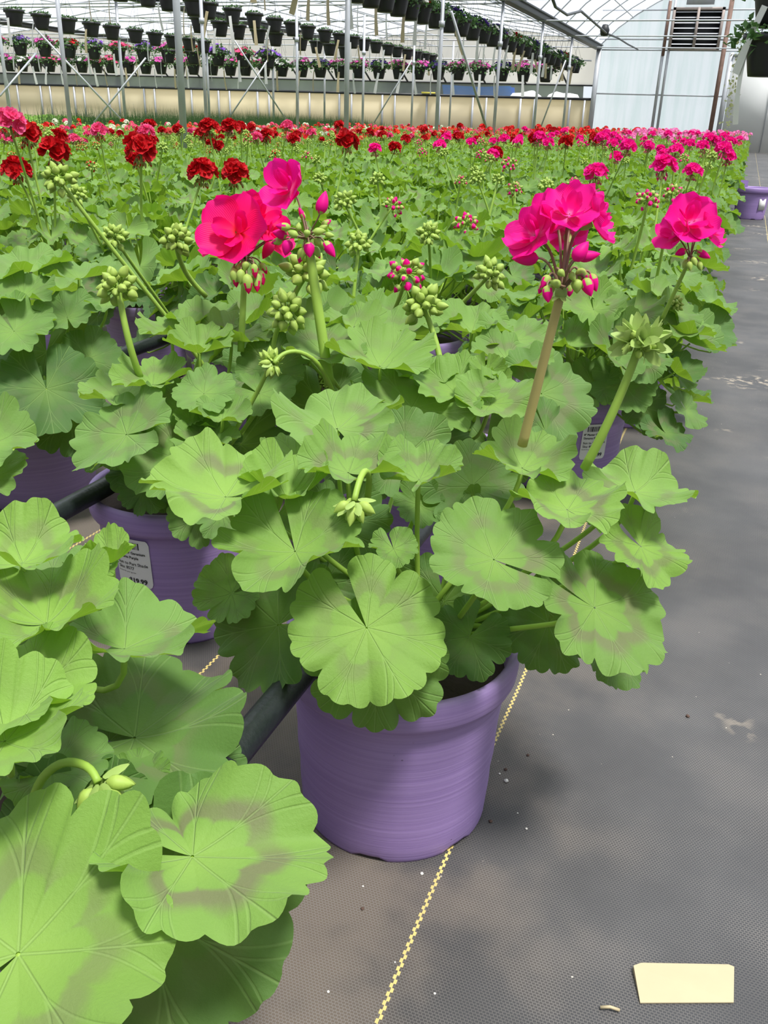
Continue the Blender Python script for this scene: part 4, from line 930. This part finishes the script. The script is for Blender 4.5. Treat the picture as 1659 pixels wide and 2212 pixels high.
hero_head(PM, at(665, 520, 1.00), at(712, 832, 1.04), 'magenta',
    [(620, 405, .985, 58, 62, -35, .55)],
    [(697, 438, .98, 52, 30, 300, .9), (620, 535, .98, 36, 26, 120, .85), (668, 540, .975, 36, 26, 92, .7), (712, 538, .98, 44, 24, 60, .65), (605, 505, .99, 34, 24, 190, .8), (612, 490, .98, 34, 20, 195, .4), (645, 490, .98, 20, 14, 270, 0), (690, 500, .98, 30, 18, 350, 0), (705, 482, 1.0, 26, 16, 320, .3), (698, 492, .99, 22, 14, 330, 0), (712, 508, .99, 22, 14, 0, 0), (650, 552, 1.0, 34, 20, 100, .2), (690, 525, .99, 30, 18, 30, 0), (598, 522, 1.0, 26, 18, 170, .3), (632, 505, .97, 28, 18, 200, 0), (663, 505, .96, 18, 16, 90, 0), (685, 545, 1.0, 30, 18, 70, .1), (652, 462, 1.0, 30, 14, 250, .5)], 51, r=0.0055, red=False)
hero_head(PM, at(530, 560, 1.06), at(520, 760, 1.08), 'rose',
    [(508, 500, 1.03, 80, 60, -15, .25), (560, 475, 1.06, 62, 50, 45, .4), (590, 510, 1.07, 52, 60, 60, .45), (480, 510, 1.08, 55, 60, -60, .4)],
    [(578, 540, 1.05, 44, 26, 130, .9), (508, 600, 1.03, 42, 24, 95, .25), (520, 598, 1.02, 34, 20, 90, 0), (535, 613, 1.02, 44, 26, 92, .3), (555, 610, 1.03, 44, 24, 88, .3), (550, 585, 1.02, 32, 18, 80, .4), (565, 600, 1.04, 38, 20, 75, .4), (530, 575, 1.02, 22, 18, 90, 0), (518, 580, 1.03, 26, 16, 110, 0), (570, 580, 1.05, 28, 16, 60, .3), (505, 585, 1.05, 28, 16, 120, 0)], 61, red=False)
P2 = generic_plant(-.22, 1.575, 'potted geranium by the aisle, its purple pot showing a white barcode sticker', 'potted geraniums in purple pots', np.random.default_rng(5), 1, 0.6)
sticker(P2, math.radians(-53))
for i_, a_ in enumerate([(1482, 885, 1.47, 52, 45, 50, 60, (.35, .2, .6), K(gap=.15, cup=.1, ruf=.14)), (1462, 805, 1.50, 50, 42, 40, 0, (.40, .2, .6), K(gap=.15, cup=.2, ruf=.14)),
    (1478, 718, 1.46, 62, 12, 40, 350, (.62, .5, .6), K(gap=.15, cup=.3, ruf=.2)), (1345, 825, 1.44, 78, 50, 10, 60, (.34, .4, .6), K(gap=.15, cup=.1, ruf=.14)), (1395, 880, 1.47, 72, 55, 30, 60, (.08, .2, .2), K(gap=.15, cup=.05, ruf=.1)),
    (1280, 830, 1.44, 62, 45, 0, 200, (.40, .3, .5), K(gap=.15, cup=.2, ruf=.14)), (1340, 690, 1.48, 75, 14, 0, 290, (.60, .5, .6), K(gap=.15, cup=.3, ruf=.2)), (1420, 770, 1.5, 60, 40, 20, 20, (.30, .3, .6), K(gap=.15, cup=.1, ruf=.14)), (1230, 745, 1.42, 75, 16, 0, 250, (.62, .5, .6), K(gap=.15, cup=.3, ruf=.2))]): hero_leaf(P2, *a_[:8], 900+i_, **a_[8])
hero_head(P2, at(1490, 560, 1.36), at(1430, 690, 1.42), 'magenta',
    [(1490, 480, 1.33, 62, 50, 5, .4), (1455, 505, 1.35, 46, 60, -60, .45), (1530, 495, 1.36, 52, 55, 60, .4), (1500, 470, 1.38, 50, 40, 180, .4)],
    [(1470, 545, 1.34, 26, 18, 170, .8), (1520, 550, 1.34, 34, 18, 20, .8), (1500, 565, 1.33, 22, 14, 80, 0), (1490, 575, 1.33, 22, 14, 90, 0), (1512, 575, 1.34, 22, 14, 70, 0), (1480, 570, 1.35, 22, 14, 110, 0)], 71, r=0.003, red=False)

def buds_at(t, px, py, d, kind, rng, base=None, scale=1.0, **k):
    return flower(t, at(px, py, d), kind, rng, scale, base=None if base is None else at(*base), **k)
fr_ = np.random.default_rng(77)
# tall sepalled bud cluster on the front plant, its nodding buds and those of its neighbours
t_ = P1; h = buds_at(P1, 1383, 742, .66, 'bud', fr_, (1262, 1012, .70), 0.62, r=0.0034)
mb = MB(); rr = np.random.default_rng(8)
for d in sphere_dirs(16, rr, -0.4, 0.9): sepals(mb, d*0.012, d, 0.027, rr, 0, 3, 0.55)
c_ = mb.obj('bracts', [SEPAL], h)
def nodding(t, pts, rng, scale=1.0, down=(0.1, 0, -1)):
    P_ = [at(*p) for p in pts]; k = len(P_); u = np.linspace(0, k-1, 16); arr = np.array(P_)
    cur = np.stack([np.interp(u, range(k), arr[:, j]) for j in range(3)], 1)
    for _ in range(3): cur[1:-1] = (cur[:-2]+2*cur[1:-1]+cur[2:])/4
    return flower(t, P_[-1], 'nod', rng, scale, axis=down, curve=cur, r=0.0026)
nodding(P1, [(790, 1110, .74), (800, 1030, .70), (788, 1012, .68), (775, 1040, .665), (765, 1082, .66)], fr_, 1.0)
nodding(P0, [(60, 1760, .54), (85, 1680, .52), (138, 1640, .51), (195, 1655, .50), (212, 1690, .495)], fr_, 1.1, (0.3, 0.1, -0.6))
nodding(PL, [(500, 945, 1.02), (560, 840, 1.0), (578, 800, .99), (585, 785, .985)], fr_, 1.0, (0.1, 0, 1))
nodding(PM, [(730, 870, 1.05), (690, 780, 1.0), (640, 755, .98), (608, 765, .975), (592, 785, .97)], fr_, .9, (-0.5, 0, -0.6))
buds_at(PL, 255, 620, 1.0, 'bud', fr_, (305, 820, 1.04), 1.05, r=0.0038)
buds_at(PL, 622, 672, 1.02, 'bud', fr_, (592, 770, 1.06), 1.05)
buds_at(PM, 915, 660, 1.10, 'bud', fr_, (955, 800, 1.10), 1.15, r=0.0036)
buds_at(PM, 665, 590, 1.12, 'bud', fr_, (650, 740, 1.15), 1.3, r=.0036)
buds_at(PL, 380, 515, 1.20, 'bud', fr_, (445, 640, 1.3), 1.0, r=.0036)
buds_at(P2, 1460, 655, 1.45, 'bud', fr_, (1430, 700, 1.5), .6)

# ------------------------------------------------------------------ the bed
ROWX = [-.22-.37*k for k in range(28)]
grid = []
for k, X in enumerate(ROWX):
    off = (.655, .89, .66)[k % 3] if k < 3 else (.655 if k % 2 == 0 else .89)
    for j in range(-1, 62):
        Y = off+.46*j
        if Y > 28.3: break
        grid.append([k, j, X+RNG.normal(0, .018), Y+RNG.normal(0, .022)])
specials = [(-1.05, 1.12), (-.22, .655), (-.37, .335), (-.61, .50), (-.63, .88), (-.33, 1.14), (-.22, 1.575)]
cand = []
for k, j, X, Y in grid:
    if any(math.hypot(X-a, Y-b) < .27 for a, b in specials): continue
    if k == 0 and Y < .6: continue
    if k == 1 and Y < .7: continue
    px, py, dd = proj((X, Y, .33))
    if dd < .2 or px < -190*max(.3, 1.2/dd)-500*(Y < 1.2) or px > 2000 or Y < 0.3: continue
    if Y < 1.0 and px < -60 and (X < -1.5 or Y < .15): continue
    cand.append((dd, k, j, X, Y, px, py))
cand.sort()
NEAR = cand[:292]; FAR = cand[292:]
TALL = [  # flower heads one can tell in the photo: px, py, width in px, kind
 (305, 335, 95, 'red'), (58, 300, 80, 'red'), (22, 275, 90, 'pink'), (38, 378, 82, 'red'), (118, 338, 85, 'red'), (126, 385, 85, 'bud'), (437, 383, 85, 'red'), (508, 385, 80, 'red'),
 (750, 315, 66, 'red'), (452, 285, 60, 'red'), (497, 283, 55, 'red'), (215, 290, 52, 'pink'), (316, 292, 48, 'pink'), (853, 324, 38, 'red'), (1070, 336, 42, 'red'), (990, 300, 32, 'red'), (1156, 306, 42, 'red'),
 (1287, 385, 70, 'magenta'), (1432, 370, 78, 'magenta'), (1495, 378, 55, 'magenta'), (1355, 325, 52, 'magenta'), (1575, 345, 36, 'magenta'), (1222, 312, 40, 'red'), (1286, 306, 40, 'red'), (1490, 316, 34, 'magenta'), (1330, 345, 40, 'magenta'), (1540, 308, 34, 'magenta'), (1400, 320, 36, 'magenta'),
 (848, 445, 60, 'magenta_bud'), (1008, 482, 62, 'magenta_bud'), (880, 592, 58, 'magenta_bud'), (775, 525, 38, 'bud'), (743, 435, 58, 'bud'), (815, 388, 42, 'bud'), (1060, 592, 48, 'bud'), (1100, 355, 45, 'magenta_bud'), (1112, 410, 36, 'magenta_bud'), (160, 305, 34, 'pink'), (245, 510, 50, 'bud'), (165, 420, 55, 'bud'), (1030, 385, 40, 'bud'), (925, 505, 40, 'bud'), (1180, 400, 40, 'bud'), (690, 385, 34, 'bud'),
]
want = {}
for i, (px, py, w, kind) in enumerate(TALL):
    size = {'magenta': .098, 'red': .098, 'pink': .098, 'bud': .055, 'magenta_bud': .068}[kind]
    d = F_PX*size/w; hub = at(px, py, d)
    if hub[2] < .42 or hub[2] > .60:      # keep stalks at a believable height
        z = min(max(hub[2], .42), .60); hub = on_z(px, py, z) if z < .615 else hub
    best = min(range(len(NEAR)), key=lambda q: (NEAR[q][3]-hub[0])**2+(NEAR[q][4]-hub[1])**2+0.02*len(want.get(q, [])))
    want.setdefault(best, []).append((hub, kind, size/{'magenta': .125, 'red': .125, 'pink': .125, 'bud': .055, 'magenta_bud': .066}[kind]))
CNAME = {'magenta': 'magenta', 'rose': 'rose', 'red': 'deep red', 'pink': 'pink', 'salmon': 'salmon', 'orange': 'orange', 'white': 'white'}
def pick_colour(X, Y, rng):
    if X > -1.6-0.03*Y: return 'magenta' if rng.random() < .9 else 'pink'
    if X > -4.6: return rng.choice(['red', 'red', 'red', 'red', 'pink'])
    if Y < 9: return rng.choice(['red', 'pink', 'red', 'pink', 'salmon'])
    return rng.choice(['pink', 'red', 'salmon', 'white', 'orange', 'pink', 'red'])
pr = np.random.default_rng(99)
def height(X, Y): return 1-0.26*min(max((-X-2.6)/2.6, 0), 1)*min(max((Y-3.5)/3, 0), 1)
rowcount = {}
for q, (dd, k, j, X, Y, px, py) in enumerate(NEAR): rowcount.setdefault(k, []).append((Y, q))
rank = {}
for k, L_ in rowcount.items():
    for n_, (Y, q) in enumerate(sorted(L_)): rank[q] = n_+1
for q, (dd, k, j, X, Y, px, py) in enumerate(NEAR):
    heads = list(want.get(q, []))
    if not heads or Y > 3.5:
        p = 0.10 if Y < 2.6 else (0.35 if Y < 4 else 0.62)
        for _ in range(pr.integers(1, 4)):
            hub = np.array([X+pr.normal(0, .08), Y+pr.normal(0, .08), pr.uniform(.44, .56)*height(X, Y)])
            if pr.random() < p*(0.62 if X > -3 or Y < 4 else 0.42): heads.append((hub, pick_colour(X, Y, pr), pr.uniform(.55, .85)))
            elif pr.random() < .75: heads.append((hub-[0, 0, .03], 'bud' if pr.random() < .6 else pick_colour(X, Y, pr)+'_bud', pr.uniform(.7, 1.0)))
    cs = [CNAME[h[1]] for h in heads if h[1] in CNAME]
    desc = 'with %s blooms' % cs[0] if cs else ('with closed bud clusters' if heads else 'without flowers')
    t = generic_plant(X, Y, 'potted geranium %s, %s back in the %s' % (desc, ordinal(rank[q]), 'row along the aisle' if k == 0 else ordinal(k+1)+' row from the aisle'), 'potted geraniums in purple pots', pr, s=(1, 1, height(X, Y)))
    for hub, kind, s in heads: flower(t, hub, kind, pr, s, r=.0032)

# everything behind the first 292 plants, as one mass
def low_plant(seed):
    fm, _ = foliage_pair(seed, 20, 14, 2, 0.21, True); V = fm.v; return fm
lows = [low_plant(300+i) for i in range(5)]
mass = MB(); COLS = ['red', 'magenta', 'pink', 'salmon', 'orange', 'white']
heads_lo = []
for i in range(3):
    m = MB()
    for d in sphere_dirs(7, pr, 0.0, 1):
        F = frame(d, pr.normal(size=3)); s = .026
        m.add(np.array([(s, 0, .3*s), (.3*s, .95*s, .3*s), (-.8*s, .6*s, .3*s), (-.8*s, -.6*s, .3*s), (.3*s, -.95*s, .3*s), (0, 0, 0)]) @ F.T+d*.03, T=[(0, 1, 5), (1, 2, 5), (2, 3, 5), (3, 4, 5), (4, 0, 5)])
    heads_lo.append(m)
def rz4(a, p, s=1.0): c, s2 = math.cos(a), math.sin(a); return xf(np.array([[c, -s2, 0], [s2, c, 0], [0, 0, 1.0]]), p, s)
for dd, k, j, X, Y, px, py in FAR:
    mass.merge(lows[pr.integers(5)], rz4(pr.uniform(0, 6), (X, Y, 0), 1.0) @ np.diag([1, 1, height(X, Y), 1]))
    for _ in range(pr.integers(1, 4)):
        p = (X+pr.normal(0, .1), Y+pr.normal(0, .1), pr.uniform(.43, .56)*height(X, Y))
        if pr.random() < (.52 if X > -4 else .40):
            m = heads_lo[pr.integers(3)]; c = COLS.index(pick_colour(X, Y, pr))+1; m2 = MB(); m2.merge(m, rz4(pr.uniform(0, 6), p, pr.uniform(.7, 1.15)))
            m2.tm = [np.full(len(x), c) for x in m2.tm]; mass.merge(m2)
        else:
            m2 = MB()
            for d in sphere_dirs(6, pr, -.3, 1):
                F = frame(d, (0.1, 0.2, 0.9)); m2.add(np.array([(0, .005, 0), (0, -.005, 0), (0, 0, .03), (.005, 0, .02)]) @ F.T+p, T=[(0, 1, 2), (0, 1, 3)], mat=7)
            mass.merge(m2)
        tube(mass, [(p[0], p[1], .25), p], .003, 3, 8, cap=False)
o = mass.obj('geranium_field', [LEAF]+[PET[c] for c in COLS]+[BUD, STEM]); tag(o, 'distant mass of red, pink and white flowering geraniums filling the back of the bed', 'geraniums', kind='stuff')
# seedlings and grassy plants left of the geraniums
mb = MB(); n = 26000; x = pr.uniform(-30, -10.6, n); y = pr.uniform(10, 29.4, n); keep = (x > -1.0*y-2)
x, y = x[keep], y[keep]; n = len(x); z = .20+.05*np.sin(x*2.1)+.04*np.sin(y*3)+pr.normal(0, .02, n)
a = pr.uniform(0, 6.28, n); s = pr.uniform(.07, .14, n)
dx, dy = np.cos(a)*s, np.sin(a)*s
V = np.stack([np.stack([x, y, z-.05], 1), np.stack([x+dx-dy*.4, y+dy+dx*.4, z+.01], 1), np.stack([x+dx*1.8, y+dy*1.8, z+pr.normal(0, .02, n)], 1), np.stack([x+dx+dy*.4, y+dy-dx*.4, z+.01], 1)], 1).reshape(-1, 3)
mb.add(V, np.arange(4*n).reshape(-1, 4)); tag(mb.obj('seedling_carpet', SEED), 'carpet of light green seedlings left of the flowering bed before the cream wall', 'seedlings', kind='stuff')
mb = MB(); n = 22000; x = pr.uniform(-14.6, -10.7, n); y = pr.uniform(16.5, 29, n); h = pr.uniform(.36, .60, n)+.08*np.sin(x*3)+(pr.random(n) < .12)*.10; a = pr.uniform(0, 6.28, n); l = pr.normal(0, .06, n)
V = np.stack([np.stack([x-.007*np.cos(a), y, 0*x+.02], 1), np.stack([x+.007*np.cos(a), y, 0*x+.02], 1), np.stack([x+l, y+.5*l, h], 1)], 1).reshape(-1, 3)
mb.add(V, T=np.arange(3*n).reshape(-1, 3)); tag(mb.obj('grassy_plants', GRASSM), 'stand of tall dark grass-like plants behind the geraniums before the cream wall', 'grass', kind='stuff')

# ------------------------------------------------------------------ irrigation pipes along the rows
names = ['black ribbed pipe lying across the rim of the front purple pot', 'black pipe crossing the rim of the pot with the price sticker', 'black pipe in the shade of the third row from the aisle']
for i, X in enumerate((-.268, -.655, -1.03)):
    mb = MB(); ys = np.linspace(-.2, 27, 200); z = .1995+.0015*np.sin(ys*3)
    n = 20; th = np.arange(n)*2*PI/n; rr2 = np.where(np.arange(n) % 2 == 0, .0122, .0114)
    V = np.array([[(X+r*math.cos(t), y, zz+r*math.sin(t)) for y, zz in zip(ys, z)] for r, t in zip(rr2, th)]).reshape(-1, 3); mb.add(V, grid_quads(n, len(ys), True))
    tag(mb.obj('irrigation_pipe', PIPE), names[i], 'pipe', 'irrigation pipes')

# ------------------------------------------------------------------ spare pot, tag and crumbs on the floor
g0 = on_z(1616, 474, 0.0); t = empty('spare_pot', (g0[0], g0[1]+.09, 0)); tag(t, 'empty purple pot standing alone at the far edge of the aisle', 'pot')
link_mesh('pot', POT_ME, t, sc=1.2)
mb = MB(); V = [(-.125*math.cos(a)*1.0-.005, .10*math.sin(a), .218+.05*math.sin(a+.8)*v) for a in np.linspace(-.6, 1.2, 8) for v in (0, 1)]; mb.add(V, grid_quads(8, 2)); mb.add(np.array(V)+[.004, 0, 0], grid_quads(8, 2)); mb.obj('rim_tab', POT, t)
mb = MB(); box(mb, (.055, -.118, .07), (.10, -.1165, .15)); V = mb.v[0]; V[:, 1] = -np.sqrt(np.maximum(.1185**2-V[:, 0]**2, 0))-(V[:, 1] < -.117)*.0012; mb.obj('price_sticker', PAPER, t)
c4 = [on_z(x, y, .0015) for x, y in ((1367, 2093), (1384, 2087), (1574, 2083), (1586, 2088), (1585, 2165), (1383, 2166))]
cc = np.mean(c4, 0); mb = MB(); bot = [c*[1, 1, 0]+[0, 0, .0006] for c in c4]; V = np.array(c4+bot)-[cc[0], cc[1], 0]
V[[0, 1], 2] += .004
mb.add(V, [(0, 1, 4, 5), (1, 2, 3, 4)][:1], None); mb.add(V, [(1, 2, 3, 4)]); mb.add(V, [(i, (i+1) % 6, 6+(i+1) % 6, 6+i) for i in range(6)])
tag(mb.obj('plant_tag', TAGC, None, (cc[0], cc[1], 0), smooth=False), 'cream plastic plant tag lying on the dark floor cloth', 'plant tag')
def crumb(px, py, wpx, mat, name, label, flatn=.7):
    p = on_z(px, py, 0); d = proj(p)[2]; s = wpx*d/F_PX/2; r = np.random.default_rng(int(px)); mb = MB()
    prof = [(0.001*s, 0), (s*.8, .1*s*flatn), (s, .6*s*flatn), (s*.7, 1.2*s*flatn), (0.001*s, 1.5*s*flatn)]
    lathe(mb, prof, 9); mb.v[0] *= 1+r.normal(0, .09, mb.v[0].shape); tag(mb.obj(name, mat, None, p), label, 'crumb' if mat is PERL else 'clod')
for px, py, w, lb in ((911, 1888, 8, 'white perlite grain left of the yellow line, below the front pot'), (1093, 1688, 10, 'largest white perlite grain just right of the front pot'), (1079, 1672, 5, 'tiny white perlite grain above the largest one by the pot'), (1137, 1791, 6, 'white perlite grain right of the foot of the front pot'), (709, 2143, 7, 'white perlite grain near the bottom edge, left of the yellow line'), (784, 1915, 5, 'tiny white perlite grain between leaf tip and yellow line'), (939, 2147, 6, 'white perlite grain near the bottom edge, right of the yellow line'), (1118, 1757, 4, 'faint white perlite grain close by the yellow line'), (853, 2079, 4, 'tiny white perlite grain touching the lower yellow line')):
    crumb(px, py, w, PERL, 'perlite_grain', lb)
for px, py, w, lb in ((1485, 1548, 10, 'small brown clod on the grey floor right of the far right leaf'), (783, 1964, 9, 'small tan clod on the brownish floor left of the yellow line'), (1060, 1775, 9, 'reddish soil clod at the foot of the front pot'), (1092, 1663, 8, 'reddish soil clod just right of the front pot'), (1140, 1632, 7, 'reddish soil crumb further right of the front pot')):
    crumb(px, py, w, CLOD, 'soil_clod', lb)
mb = MB(); a, b = on_z(1297, 2176, .002), on_z(1338, 2182, .002); tube(mb, [a-a, (b-a)*.5+[0, 0, .002], b-a], .0013, 6); tag(mb.obj('dry_stalk', TAGC, None, a), 'thin dry straw stalk on the floor left of the cream tag', 'stalk')
